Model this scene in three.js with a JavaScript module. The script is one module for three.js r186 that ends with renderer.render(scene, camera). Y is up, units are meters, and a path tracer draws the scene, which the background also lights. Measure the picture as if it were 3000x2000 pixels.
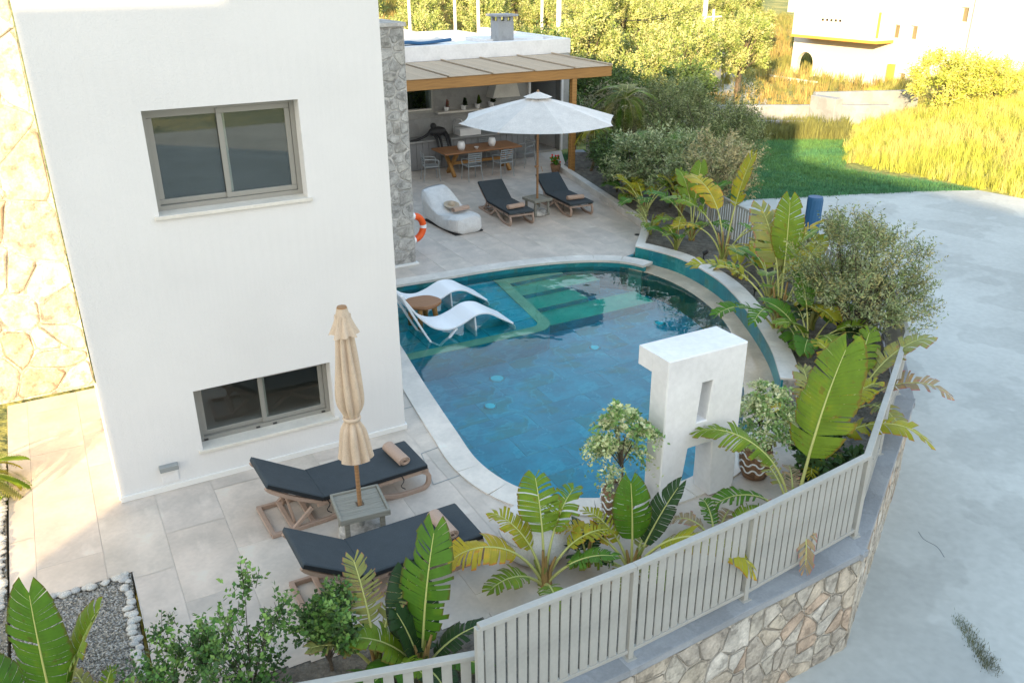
import * as THREE from 'three';
import { mergeGeometries, mergeVertices } from 'three/addons/utils/BufferGeometryUtils.js';
import { RoundedBoxGeometry } from 'three/addons/geometries/RoundedBoxGeometry.js';

// ---------------------------------------------------------------- camera, sky, sun, exposure
const scene = new THREE.Scene();
const camera = new THREE.PerspectiveCamera(43.36, 1024 / 682, 0.1, 900);
camera.position.set(-3.70, 6.0, 10.01);
{
  const m = new THREE.Matrix4().makeBasis(
    new THREE.Vector3(0.8782, -0.0057, 0.4782),
    new THREE.Vector3(0.1980, 0.9145, -0.3528),
    new THREE.Vector3(-0.4353, 0.4045, 0.8043));
  camera.quaternion.setFromRotationMatrix(m);
  camera.updateMatrixWorld();
}
const SUN_AZ = 43 * Math.PI / 180, SUN_EL = 13 * Math.PI / 180;          // low evening sun, from the front left of the house
const sunDir = new THREE.Vector3(-Math.cos(SUN_AZ) * Math.cos(SUN_EL), Math.sin(SUN_EL), Math.sin(SUN_AZ) * Math.cos(SUN_EL));
const renderer = new THREE.WebGLRenderer({ antialias: true });
renderer.setSize(1024, 682);
renderer.toneMapping = THREE.LinearToneMapping;
renderer.toneMappingExposure = 3.25;
renderer.shadowMap.enabled = true;

// seeded random numbers and tiling noise
let seed = 7;
const rnd = () => { seed = (seed + 0x6d2b79f5) | 0; let t = Math.imul(seed ^ (seed >>> 15), 1 | seed); t = (t + Math.imul(t ^ (t >>> 7), 61 | t)) ^ t; return ((t ^ (t >>> 14)) >>> 0) / 4294967296; };
const rr = (a, b) => a + (b - a) * rnd();
const pick = a => a[Math.floor(rnd() * a.length) % a.length];
const hash = (x, y, s) => { let h = Math.imul(x, 374761393) ^ Math.imul(y, 668265263) ^ Math.imul(s, 2147483647 - 1274126177); h = Math.imul(h ^ (h >>> 13), 1274126177); return ((h ^ (h >>> 16)) >>> 0) / 4294967296; };
function vnoise(x, y, p, s) {                                            // value noise that repeats after p cells
  const xi = Math.floor(x), yi = Math.floor(y), fx = x - xi, fy = y - yi, w = v => ((v % p) + p) % p;
  const u = fx * fx * (3 - 2 * fx), v = fy * fy * (3 - 2 * fy);
  const a = hash(w(xi), w(yi), s), b = hash(w(xi + 1), w(yi), s), c = hash(w(xi), w(yi + 1), s), d = hash(w(xi + 1), w(yi + 1), s);
  return a + (b - a) * u + (c - a) * v + (a - b - c + d) * u * v;
}
function fbm(x, y, p, s, o = 4) { let r = 0, a = 0.5, t = 0; for (let i = 0; i < o; i++) { r += a * vnoise(x, y, p, s + i); t += a; x *= 2; y *= 2; p *= 2; a *= 0.5; } return r / t; }
const clamp = (v, a = 0, b = 1) => Math.min(b, Math.max(a, v));
const sstep = (a, b, v) => { const t = clamp((v - a) / (b - a)); return t * t * (3 - 2 * t); };
const lerp = (a, b, t) => a + (b - a) * t;

{ // the sky: clear pale blue with thin high cloud, a warm glow round the low sun
  const W = 512, H = 256, d = new Float32Array(W * H * 4);
  for (let j = 0; j < H; j++) for (let i = 0; i < W; i++) {
    const el = ((j + 0.5) / H - 0.5) * Math.PI, az = ((i + 0.5) / W - 0.5) * 2 * Math.PI;
    const y = Math.sin(el), x = Math.cos(el) * Math.cos(az), z = Math.cos(el) * Math.sin(az), h = Math.max(0, y);
    const t = Math.pow(h, 0.39);
    let r = lerp(1.04, 0.12, t), g = lerp(0.93, 0.25, t), b = lerp(0.77, 0.41, t);
    const k = 1 / (h + 0.28), c = sstep(0.60, 0.82, fbm(x * k * 1.6 + 20, z * k * 1.6 + 20, 64, 3, 5)) * sstep(0.0, 0.15, y);
    r = lerp(r, 0.80, c * 0.5); g = lerp(g, 0.79, c * 0.5); b = lerp(b, 0.76, c * 0.5);
    const s = Math.max(0, x * sunDir.x + y * sunDir.y + z * sunDir.z), glow = 0.45 * Math.pow(s, 16) + 0.46 * Math.pow(s, 2.5);
    d.set([r + glow * 1.0, g + glow * 0.82, b + glow * 0.54, 1], (j * W + i) * 4);
  }
  const t = new THREE.DataTexture(d, W, H, THREE.RGBAFormat, THREE.FloatType);
  t.mapping = THREE.EquirectangularReflectionMapping; t.magFilter = THREE.LinearFilter; t.needsUpdate = true;
  scene.background = t; scene.environment = t; scene.backgroundIntensity = 1; scene.environmentIntensity = 1;
}
const sun = new THREE.DirectionalLight(new THREE.Color(1.0, 0.74, 0.42), 4.4);
sun.position.copy(sunDir).multiplyScalar(120).add(new THREE.Vector3(8, 0, -10)); sun.target.position.set(8, 0, -10);
sun.castShadow = true; sun.shadow.radius = 1; sun.shadow.mapSize.set(4096, 4096);
Object.assign(sun.shadow.camera, { left: -75, right: 75, top: 75, bottom: -75, near: 1, far: 300 });
scene.add(sun, sun.target);

// ---------------------------------------------------------------- textures and materials
const texes = {};
function tex(key, size, fn, srgb = true) {
  if (texes[key]) return texes[key];
  const d = new Uint8Array(size * size * 4);
  for (let j = 0; j < size; j++) for (let i = 0; i < size; i++) {
    const c = fn(i / size, j / size), o = (j * size + i) * 4;
    for (let k = 0; k < 3; k++) d[o + k] = 255 * clamp(Array.isArray(c) ? c[k] : c);
    d[o + 3] = 255;
  }
  const t = new THREE.DataTexture(d, size, size); t.wrapS = t.wrapT = THREE.RepeatWrapping;
  t.magFilter = THREE.LinearFilter; t.minFilter = THREE.LinearMipmapLinearFilter; t.generateMipmaps = true;
  if (srgb) t.colorSpace = THREE.SRGBColorSpace; t.needsUpdate = true;
  return texes[key] = t;
}
const rep = (t, x, y = x) => { const c = t.clone(); c.repeat.set(x, y); c.needsUpdate = true; return c; };
// tint: grey multiplier maps round 1, so a material's own colour stays its base colour
const grain = tex('grain', 256, (u, v) => fbm(u * 64, v * 64, 64, 11, 3), false);
const lumps = tex('lumps', 256, (u, v) => fbm(u * 8, v * 8, 8, 21, 6), false);
const mottle = tex('mottle', 512, (u, v) => { const a = fbm(u * 5, v * 5, 5, 31, 6), b = fbm(u * 40, v * 40, 40, 37, 2); const k = 0.90 + 0.10 * a + 0.05 * (b - 0.5); return [k, k, k]; });
const brushed = tex('brushed', 512, (u, v) => { const k = 0.975 + 0.012 * fbm(u * 90, v * 5, 5, 35, 3) + 0.035 * (fbm(u * 3, v * 3, 3, 36, 5) - 0.3); return [k, k, k]; });
const deckTex = tex('deck', 512, (u, v) => {
  const a = fbm(u * 4 + 0.6 * fbm(u * 6, v * 6, 6, 5), v * 4, 4, 41, 6), b = fbm(u * 50, v * 50, 50, 43, 2), c = sstep(0.55, 0.75, fbm(u * 9, v * 3, 3, 47, 5));
  const k = 0.80 + 0.26 * a + 0.05 * (b - 0.5) + 0.06 * c; return [k, k * (0.995 - 0.02 * a), k * (0.985 - 0.03 * a)];
});
const poolTex = tex('pool', 512, (u, v) => {
  const w = fbm(u * 6, v * 6, 6, 51, 4), a = fbm(u * 5 + w * 1.5, v * 5 + w * 1.2, 5, 53, 6), r = sstep(0.56, 0.74, fbm(u * 4 + 1.2 * w, v * 4, 4, 57, 6)), n = fbm(u * 60, v * 60, 60, 59, 2);
  const base = [lerp(0.05, 0.24, a), lerp(0.54, 0.78, a), lerp(0.62, 0.84, a)].map(q => q + 0.05 * (n - 0.5));
  const rust = [0.46, 0.56, 0.50]; const v1 = 1 - Math.abs(2 * fbm(u * 4 + w, v * 4 + 0.7 * a, 4, 161, 5) - 1), vein = 0.45 * sstep(0.91, 0.985, v1), pale = [0.45, 0.82, 0.86];
  return base.map((q, i) => lerp(lerp(q, rust[i], r * 0.5), pale[i], vein));
});
const woodTex = tex('wood', 512, (u, v) => {
  const w = fbm(u * 3, v * 12, 3, 61, 3), g = fbm(u * 4, v * 90 + w * 8, 4, 63, 3), f = fbm(u * 12, v * 256, 12, 67, 2);
  const k = 0.72 + 0.30 * g + 0.10 * (f - 0.5); return [k, k * 0.97, k * 0.93];
});
const fabricTex = tex('fabric', 256, (u, v) => { const k = 0.86 + 0.12 * fbm(u * 128, v * 128, 128, 71, 1) + 0.1 * (fbm(u * 6, v * 6, 6, 73, 4) - 0.5); return [k, k, k]; });
const leafTex = tex('leaf', 256, (u, v) => { const st = fbm(u * 2, v * 60, 2, 85, 2), p = fbm(u * 5, v * 7, 5, 81, 4); const k = 0.80 + 0.12 * st + 0.2 * (p - 0.5); const q = sstep(0.6, 0.8, p), e = sstep(0.455, 0.495, Math.abs(u - 0.5) + 0.06 * (fbm(u * 3, v * 40, 3, 87, 3) - 0.4)), sp = sstep(0.70, 0.78, fbm(u * 9, v * 14, 9, 89, 4)); const b = Math.max(e * 0.75, sp * 0.5); return [lerp(k * (1 + 0.12 * q), 0.98, b), lerp(k, 0.62, b), lerp(k * (1 - 0.1 * q), 0.9, b)]; });
const stoneTex = tex('stone', 512, (u, v) => { const a = fbm(u * 7, v * 7, 7, 91, 6), b = fbm(u * 48, v * 48, 48, 93, 3), s = sstep(0.6, 0.72, fbm(u * 12, v * 12, 12, 97, 4)); const k = 0.66 + 0.36 * a + 0.2 * (b - 0.5) - 0.12 * s; return [k, k * 0.985, k * 0.96]; });
const concreteTex = tex('concrete', 512, (u, v) => { const a = fbm(u * 3, v * 3, 3, 101, 6), b = fbm(u * 80, v * 80, 80, 103, 2), s = sstep(0.56, 0.64, fbm(u * 6 + 2 * a, v * 6, 6, 107, 5)); const k = 0.84 + 0.16 * a + 0.06 * (b - 0.5) - 0.05 * s; return [k, k, k]; });
const grassTex = tex('grass', 512, (u, v) => { const a = fbm(u * 6, v * 6, 6, 111, 6), b = fbm(u * 90, v * 90, 90, 113, 2); const k = 0.6 + 0.5 * a + 0.3 * (b - 0.5); return [k * (0.95 + 0.25 * (a - 0.5)), k, k * 0.9]; });
const towelTex = tex('towel', 128, (u, v) => { const k = 0.8 + 0.3 * fbm(u * 64, v * 64, 64, 121, 2) * 0.7; return [k, k, k]; });
const lin = (r, g, b) => new THREE.Color().setRGB(r, g, b);
function mat(c, o = {}) {
  const P = o.transmission || o.clearcoat || o.sheen || o.ior;
  const m = P ? new THREE.MeshPhysicalMaterial() : new THREE.MeshStandardMaterial();
  m.color = Array.isArray(c) ? lin(...c) : new THREE.Color(c); m.roughness = 0.8; m.side = THREE.DoubleSide;
  return Object.assign(m, o);
}
const bump = (t, r, s) => ({ bumpMap: rep(t, r), bumpScale: s });
const M = {
  plaster: mat([0.69, 0.685, 0.675], { roughness: 0.92, map: rep(brushed, 0.5), ...bump(grain, 1.2, 0.0022) }),
  plasterFar: mat([0.64, 0.60, 0.55], { roughness: 0.95 }),
  white: mat([0.78, 0.78, 0.78], { roughness: 0.85, map: rep(mottle, 0.5), ...bump(grain, 1, 0.0012) }),
  skirting: mat([0.74, 0.73, 0.70], { roughness: 0.6 }),
  sill: mat([0.72, 0.69, 0.62], { roughness: 0.55, map: rep(mottle, 0.7) }),
  frame: mat([0.28, 0.275, 0.25], { roughness: 0.45, metalness: 0.2 }),
  screen: mat([0.035, 0.038, 0.040], { roughness: 0.5, transmission: 0.25, thickness: 0 }),
  glass: mat([0.93, 0.97, 0.96], { roughness: 0.02, transmission: 1, thickness: 0, ior: 1.6 }),
  room: mat([0.42, 0.40, 0.37]),
  dark: mat([0.012, 0.012, 0.014], { roughness: 0.5 }),
  black: mat([0.02, 0.02, 0.022], { roughness: 0.6 }),
  steel: mat([0.55, 0.56, 0.57], { roughness: 0.3, metalness: 0.9 }),
  greyMetal: mat([0.30, 0.32, 0.32], { roughness: 0.5, metalness: 0.3 }),
  fence: mat([0.40, 0.395, 0.36], { roughness: 0.5, map: rep(mottle, 0.8) }),
  beam: mat([0.46, 0.25, 0.075], { roughness: 0.6, map: rep(woodTex, 0.5), ...bump(woodTex, 0.5, 0.002) }),
  teak: mat([0.40, 0.205, 0.10], { roughness: 0.55, map: rep(woodTex, 0.6), ...bump(woodTex, 0.6, 0.002) }),
  resin: mat([0.40, 0.285, 0.22], { roughness: 0.6, map: rep(mottle, 1.2) }),
  pole: mat([0.40, 0.235, 0.12], { roughness: 0.5, map: rep(woodTex, 1) }),
  greyWood: mat([0.31, 0.33, 0.315], { roughness: 0.75, map: rep(woodTex, 0.8), ...bump(woodTex, 0.8, 0.0015) }),
  cushion: mat([0.050, 0.064, 0.074], { roughness: 0.95, map: rep(fabricTex, 2), ...bump(grain, 4, 0.0012) }),
  cushionEdge: mat([0.010, 0.013, 0.016], { roughness: 0.9 }),
  towel: mat([0.56, 0.40, 0.31], { roughness: 1, map: rep(towelTex, 6), ...bump(grain, 6, 0.004) }),
  canvas: mat([0.70, 0.56, 0.42], { roughness: 0.95, map: rep(fabricTex, 2), transmission: 0.12, thickness: 0 }),
  canopy: mat([0.84, 0.79, 0.73], { roughness: 0.95, map: rep(fabricTex, 1), transmission: 0.22, thickness: 0 }),
  whiteFabric: mat([0.74, 0.735, 0.72], { roughness: 0.95, map: rep(fabricTex, 1.5), ...bump(lumps, 0.9, 0.02) }),
  whitePlastic: mat([0.82, 0.84, 0.86], { roughness: 0.35 }),
  orange: mat([0.80, 0.105, 0.01], { roughness: 0.5 }),
  blue: mat([0.012, 0.085, 0.20], { roughness: 0.6 }),
  ceramic: mat([0.78, 0.78, 0.77], { roughness: 0.3 }),
  terracotta: mat([0.36, 0.21, 0.12], { roughness: 0.85, map: rep(stoneTex, 1) }),
  joint: mat([0.58, 0.53, 0.47], { roughness: 0.95 }),
  coping: [0, 1, 2].map(i => mat([0.73 + 0.006 * i, 0.70 + 0.006 * i, 0.65 + 0.005 * i], { roughness: 0.7, map: rep(deckTex, 0.5) })),
  deck: [[0.61, 0.55, 0.49], [0.625, 0.57, 0.505], [0.60, 0.545, 0.49], [0.62, 0.555, 0.49]].map(c => mat(c, { roughness: 0.62, map: rep(deckTex, 0.6), ...bump(grain, 0.8, 0.0008) })),
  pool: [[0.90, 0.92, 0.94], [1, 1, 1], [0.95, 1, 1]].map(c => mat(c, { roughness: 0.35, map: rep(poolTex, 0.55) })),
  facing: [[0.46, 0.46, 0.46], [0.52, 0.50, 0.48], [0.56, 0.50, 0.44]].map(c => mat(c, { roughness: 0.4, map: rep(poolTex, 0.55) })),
  shelfEdge: mat([0.70, 0.60, 0.40], { roughness: 0.7, map: rep(deckTex, 0.7) }),
  weir: mat([0.60, 0.49, 0.37], { roughness: 0.16, map: rep(deckTex, 0.6) }),
  grout: mat([0.16, 0.24, 0.27], { roughness: 0.9 }),
  mortar: mat([0.66, 0.65, 0.63], { roughness: 0.98, map: rep(stoneTex, 0.8), ...bump(grain, 2, 0.003) }),
  greyStone: [[0.56, 0.56, 0.55], [0.62, 0.62, 0.61], [0.68, 0.675, 0.66], [0.58, 0.57, 0.54]].map(c => mat(c, { roughness: 0.95, map: rep(stoneTex, 0.9), ...bump(lumps, 1.6, 0.007) })),
  wallStone: [[0.62, 0.57, 0.48], [0.66, 0.63, 0.56], [0.62, 0.50, 0.40], [0.70, 0.68, 0.63], [0.57, 0.53, 0.47], [0.63, 0.57, 0.48], [0.67, 0.64, 0.58]].map(c => mat(c, { roughness: 0.95, map: rep(stoneTex, 0.9), ...bump(lumps, 1.8, 0.018) })),
  wallMortar: mat([0.66, 0.62, 0.55], { roughness: 0.98, map: rep(stoneTex, 0.8), ...bump(lumps, 2.5, 0.03) }),
  cement: mat([0.34, 0.36, 0.38], { roughness: 0.95, map: rep(concreteTex, 0.6), ...bump(grain, 1.5, 0.004) }),
  road: mat([0.53, 0.55, 0.52], { roughness: 0.9, map: rep(concreteTex, 0.16), ...bump(lumps, 0.5, 0.01) }),
  terrain: mat([0.40, 0.36, 0.13], { roughness: 1, map: rep(grassTex, 0.12), ...bump(lumps, 0.4, 0.15) }),
  lawn: mat([0.06, 0.20, 0.085], { roughness: 1, map: rep(grassTex, 0.2), ...bump(grain, 0.5, 0.02) }),
  soil: mat([0.24, 0.225, 0.20], { roughness: 1, map: rep(stoneTex, 1.2), ...bump(lumps, 3, 0.03) }),
  gravel: mat([0.36, 0.33, 0.27], { roughness: 1, map: rep(stoneTex, 1.5) }),
  pebble: [[0.72, 0.72, 0.70], [0.62, 0.63, 0.64], [0.78, 0.77, 0.74]].map(c => mat(c, { roughness: 0.7, map: rep(stoneTex, 1) })),
  bark: mat([0.16, 0.13, 0.10], { roughness: 1, map: rep(stoneTex, 1.5), ...bump(lumps, 5, 0.02) }),
  palmBark: mat([0.24, 0.18, 0.12], { roughness: 1, map: rep(woodTex, 3), ...bump(lumps, 6, 0.03) }),
  stem: mat([0.20, 0.24, 0.05], { roughness: 0.6 }),
  midrib: mat([0.45, 0.46, 0.15], { roughness: 0.6 }),
  dryStem: mat([0.34, 0.22, 0.08], { roughness: 0.9 }),
  bamboo: mat([0.62, 0.54, 0.44], { roughness: 0.8, map: rep(woodTex, 2) }),
  cabinet: mat([0.24, 0.245, 0.25], { roughness: 0.7, map: rep(mottle, 0.6) }),
  counter: mat([0.34, 0.345, 0.34], { roughness: 0.5, map: rep(concreteTex, 0.8) }),
  kitchenWall: mat([0.40, 0.40, 0.385], { roughness: 0.85, map: rep(concreteTex, 0.6) }),
  tiles: mat([0.55, 0.53, 0.50], { roughness: 0.9 }),
  poleWhite: mat([0.70, 0.68, 0.63], { roughness: 0.8 }),
  orangeTrim: mat([0.62, 0.30, 0.06], { roughness: 0.8 }),
  winFar: mat([0.20, 0.17, 0.10], { roughness: 0.5 }),
};
// leaf materials: thin sheets that let some light through
const leafMat = (c, o = {}) => mat(c, { roughness: 0.6, specularIntensity: 0.55, map: leafTex, transmission: 0.28, thickness: 0, ...o });
const L = {
  green: leafMat([0.10, 0.26, 0.012]), mid: leafMat([0.21, 0.34, 0.012]), yellow: leafMat([0.42, 0.42, 0.012]), gold: leafMat([0.58, 0.46, 0.02]),
  dark: leafMat([0.028, 0.085, 0.016]), pale: leafMat([0.36, 0.38, 0.10]), dry: leafMat([0.48, 0.37, 0.20]),
};
const foliageMat = (o = {}) => mat([1, 1, 1], { roughness: 0.75, vertexColors: true, transmission: 0.2, thickness: 0, ...o });
const FOL = foliageMat();

// ---------------------------------------------------------------- helpers
const V3 = (x, y, z) => new THREE.Vector3(x, y, z);
function boxUV(g) {
  const p = g.attributes.position, n = g.attributes.normal, uv = new Float32Array(p.count * 2);
  for (let i = 0; i < p.count; i++) {
    const ax = Math.abs(n.getX(i)), ay = Math.abs(n.getY(i)), az = Math.abs(n.getZ(i)), x = p.getX(i), y = p.getY(i), z = p.getZ(i);
    if (ay >= ax && ay >= az) { uv[2 * i] = x; uv[2 * i + 1] = z; } else if (ax >= az) { uv[2 * i] = z; uv[2 * i + 1] = y; } else { uv[2 * i] = x; uv[2 * i + 1] = y; }
  }
  g.setAttribute('uv', new THREE.BufferAttribute(uv, 2)); return g;
}
const shiftUV = (g, a, b) => { const u = g.attributes.uv; for (let i = 0; i < u.count; i++) u.setXY(i, u.getX(i) + a, u.getY(i) + b); return g; };
function swapUV(g) { const u = g.attributes.uv; for (let i = 0; i < u.count; i++) u.setXY(i, u.getY(i), u.getX(i)); g.userData.uv = true; return g; }
const names = {};
function numbered(n) { const k = names[n] = (names[n] ?? -1) + 1; return k ? n + '_' + String(k).padStart(3, '0') : n; }
function mesh(name, geo, m, parent) {
  const list = Array.isArray(geo) ? geo : [geo];
  let g = list.length > 1 ? mergeGeometries(list.map(q => { const c = q.index ? q.toNonIndexed() : q.clone(); for (const k of Object.keys(c.attributes)) if (!['position', 'normal', 'uv'].includes(k)) c.deleteAttribute(k); if (!c.attributes.uv || !q.userData.uv) boxUV(c); return c; })) : list[0];
  if (list.length === 1 && !g.userData.uv) { boxUV(g); g.userData.uv = true; }
  const o = new THREE.Mesh(g, m); o.name = parent ? name : numbered(name); o.castShadow = o.receiveShadow = true;
  (parent || scene).add(o); return o;
}
function tag(o, label, category, group, kind) { Object.assign(o.userData, { label, category }); if (group) o.userData.group = group; if (kind) o.userData.kind = kind; return o; }
function thing(name, label, category, pos = [0, 0, 0], turn = 0, group) { const o = new THREE.Group(); o.name = numbered(name); o.position.set(...pos); o.rotation.y = turn; scene.add(o); return tag(o, label, category, group); }
function struct(name, geo, m) { const o = mesh(name, geo, m); o.userData.kind = 'structure'; return o; }
function dup(o, pos, turn, label) { const c = o.clone(); c.name = numbered(o.name.replace(/_\d{3}$/, '')); c.userData = { ...o.userData }; if (label) c.userData.label = label; c.position.set(...pos); c.rotation.y = turn; scene.add(c); return c; }
const T = (g, x = 0, y = 0, z = 0, rx = 0, ry = 0, rz = 0) => { if (rx || ry || rz) g.applyMatrix4(new THREE.Matrix4().makeRotationFromEuler(new THREE.Euler(rx, ry, rz))); return g.translate(x, y, z); };
const bx = (w, h, d, x = 0, y = 0, z = 0) => new THREE.BoxGeometry(w, h, d).translate(x, y, z);
const rb = (w, h, d, r = 0.01, x = 0, y = 0, z = 0, s = 2) => new RoundedBoxGeometry(w, h, d, s, Math.min(r, w / 2.01, h / 2.01, d / 2.01)).translate(x, y, z);
const cyl = (r0, r1, h, n = 16, x = 0, y = 0, z = 0) => new THREE.CylinderGeometry(r1, r0, h, n).translate(x, y + h / 2, z);
function bar(a, b, w, h, r = 0.006) {                                      // rounded bar from a to b
  const A = V3(...a), B = V3(...b), l = A.distanceTo(B), g = rb(w, h, l, r, 0, 0, 0, 1);
  const m = new THREE.Matrix4().lookAt(B, A, Math.abs(B.y - A.y) > 0.98 * l ? V3(1, 0, 0) : V3(0, 1, 0)); m.setPosition(A.clone().add(B).multiplyScalar(0.5)); return g.applyMatrix4(m);
}
const tube = (pts, r, n = 12, k = 6) => new THREE.TubeGeometry(new THREE.CatmullRomCurve3(pts.map(p => V3(...p))), n, r, k);
function taperTube(pts, r0, r1, n = 10, k = 6) {
  const c = new THREE.CatmullRomCurve3(pts.map(p => V3(...p))), g = new THREE.TubeGeometry(c, n, 1, k), p = g.attributes.position;
  for (let i = 0; i <= n; i++) { const q = c.getPointAt(i / n), r = lerp(r0, r1, i / n); for (let j = 0; j <= k; j++) { const o = i * (k + 1) + j; p.setXYZ(o, q.x + (p.getX(o) - q.x) * r, q.y + (p.getY(o) - q.y) * r, q.z + (p.getZ(o) - q.z) * r); } }
  return g;
}
function stroke(pts, w, d, smooth = true, n = 24) {                         // a flat band bent along a path in the xy plane, extruded in z
  let P = smooth ? new THREE.SplineCurve(pts.map(p => new THREE.Vector2(...p))).getPoints(n) : pts.map(p => new THREE.Vector2(...p));
  const A = [], B = [];
  P.forEach((p, i) => { const a = P[Math.max(0, i - 1)], b = P[Math.min(P.length - 1, i + 1)], t = b.clone().sub(a).normalize(), q = typeof w === 'function' ? w(i / (P.length - 1)) : w; A.push([p.x - t.y * q / 2, p.y + t.x * q / 2]); B.push([p.x + t.y * q / 2, p.y - t.x * q / 2]); });
  return extrude(A.concat(B.reverse()), d, 0.006);
}
function shapeOf(pts, holes = []) { const s = new THREE.Shape(pts.map(p => new THREE.Vector2(p[0], p[1]))); for (const h of holes) s.holes.push(new THREE.Path(h.map(p => new THREE.Vector2(p[0], p[1])))); return s; }
function extrude(pts, d, bev = 0, holes = []) { const g = new THREE.ExtrudeGeometry(shapeOf(pts, holes), { depth: d - 2 * bev, bevelEnabled: bev > 0, bevelSize: bev, bevelThickness: bev, bevelOffset: -bev, bevelSegments: 1, curveSegments: 12 }); return g.translate(0, 0, -d / 2 + bev); }
function slab(pts, y0, y1, holes) { const g = new THREE.ExtrudeGeometry(shapeOf(pts, holes), { depth: y1 - y0, bevelEnabled: false }); g.rotateX(Math.PI / 2); g.translate(0, y1, 0); return g; }   // pts are x,z
function sheet(pts, y, holes) { const g = new THREE.ShapeGeometry(shapeOf(pts, holes)); g.rotateX(Math.PI / 2); g.translate(0, y, 0); return g; }
const rect = (x0, y0, x1, y1) => [[x0, y0], [x1, y0], [x1, y1], [x0, y1]];
function inPoly(x, z, P) { let r = false; for (let i = 0, j = P.length - 1; i < P.length; j = i++) if ((P[i][1] > z) !== (P[j][1] > z) && x < (P[j][0] - P[i][0]) * (z - P[i][1]) / (P[j][1] - P[i][1]) + P[i][0]) r = !r; return r; }
function spline(pts, n, closed = false) { return new THREE.CatmullRomCurve3(pts.map(p => V3(p[0], 0, p[1])), closed, 'centripetal').getSpacedPoints(n).map(p => [p.x, p.z]); }
function offset(P, d, closed = false) {
  return P.map((p, i) => { const n = P.length, a = closed ? P[(i + n - 1) % n] : P[Math.max(0, i - 1)], b = closed ? P[(i + 1) % n] : P[Math.min(n - 1, i + 1)]; const tx = b[0] - a[0], tz = b[1] - a[1], l = Math.hypot(tx, tz) || 1; return [p[0] + tz / l * d, p[1] - tx / l * d]; });
}
// stones: Voronoi cells of jittered seeds on a w x h rectangle, each a chamfered block of its own
function voronoi(w, h, cw, ch, jit, stretch = 1) {
  const S = []; const ny = Math.max(1, Math.round(h / ch)); const drop = 0.28;
  for (let j = 0; j < ny; j++) { const nx = Math.max(1, Math.round(w / (cw * rr(0.8, 1.25)))); for (let i = 0; i < nx; i++) if (rnd() > drop) S.push([(i + 0.5 + rr(-jit, jit)) * w / nx, (j + 0.5 + rr(-jit, jit)) * h / ny]); }
  return S.map((s, i) => {
    let P = rect(0, 0, w, h);
    S.forEach((t, k) => {
      if (k === i) return; const dx = t[0] - s[0], dy = t[1] - s[1]; if (Math.hypot(dx, dy) > 4 * Math.max(cw, ch)) return;
      const mx = (s[0] + t[0]) / 2, my = (s[1] + t[1]) / 2, f = p => (p[0] - mx) * dx + (p[1] - my) * dy, Q = [];
      P.forEach((p, n) => { const q = P[(n + 1) % P.length], a = f(p), b = f(q); if (a <= 0) Q.push(p); if (a * b < 0) { const u = a / (a - b); Q.push([lerp(p[0], q[0], u), lerp(p[1], q[1], u)]); } });
      P = Q;
    });
    return P;
  }).filter(P => P.length > 2);
}
function stoneGeo(P, gap, t, rough = 0.3) {
  let cx = 0, cy = 0; for (const p of P) { cx += p[0] / P.length; cy += p[1] / P.length; }
  // round the corners: cut each corner in two
  const R = []; P.forEach((p, i) => { const a = P[(i + P.length - 1) % P.length], b = P[(i + 1) % P.length]; R.push([lerp(p[0], a[0], 0.14), lerp(p[1], a[1], 0.14)], [lerp(p[0], b[0], 0.14), lerp(p[1], b[1], 0.14)]); });
  const size = Math.max(0.05, Math.min(...P.map(p => Math.hypot(p[0] - cx, p[1] - cy)))), ins = (p, d) => { const l = Math.hypot(p[0] - cx, p[1] - cy), k = Math.max(0.3, (l - d) / l); return [cx + (p[0] - cx) * k, cy + (p[1] - cy) * k]; };
  const rings = [[gap / 2, -0.02], [gap / 2, t * 0.55], [gap / 2 + size * 0.16, t]], v = [], n = R.length, idx = [];
  rings.forEach(([d, z], k) => R.forEach(p => { const q = ins(p, d); v.push(q[0] + rr(-1, 1) * size * 0.04, q[1] + rr(-1, 1) * size * 0.04, z + (k === 2 ? rr(-rough, rough) * t : 0)); }));
  v.push(cx, cy, t * (1 + rr(0, rough)));
  for (let k = 0; k < 2; k++) for (let i = 0; i < n; i++) { const a = k * n + i, b = k * n + (i + 1) % n, c = a + n, d = b + n; idx.push(a, b, d, a, d, c); }
  for (let i = 0; i < n; i++) idx.push(2 * n + i, 2 * n + (i + 1) % n, 3 * n);
  const g = new THREE.BufferGeometry(); g.setAttribute('position', new THREE.Float32BufferAttribute(v, 3)); g.setIndex(idx); g.computeVertexNormals(); return g;
}
function stones(parent, w, h, cw, ch, gap, t, mats, o = {}) {               // on the plane x = along, y = up, z = outwards of parent
  for (const P of voronoi(w, h, cw, ch, o.jit ?? 0.36)) { const m = mesh('stone', stoneGeo(P, gap, t * rr(0.7, 1.25), o.rough), pick(mats), parent); if (o.at) { m.position.set(...o.at); m.rotation.y = o.turn || 0; } }
}

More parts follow.
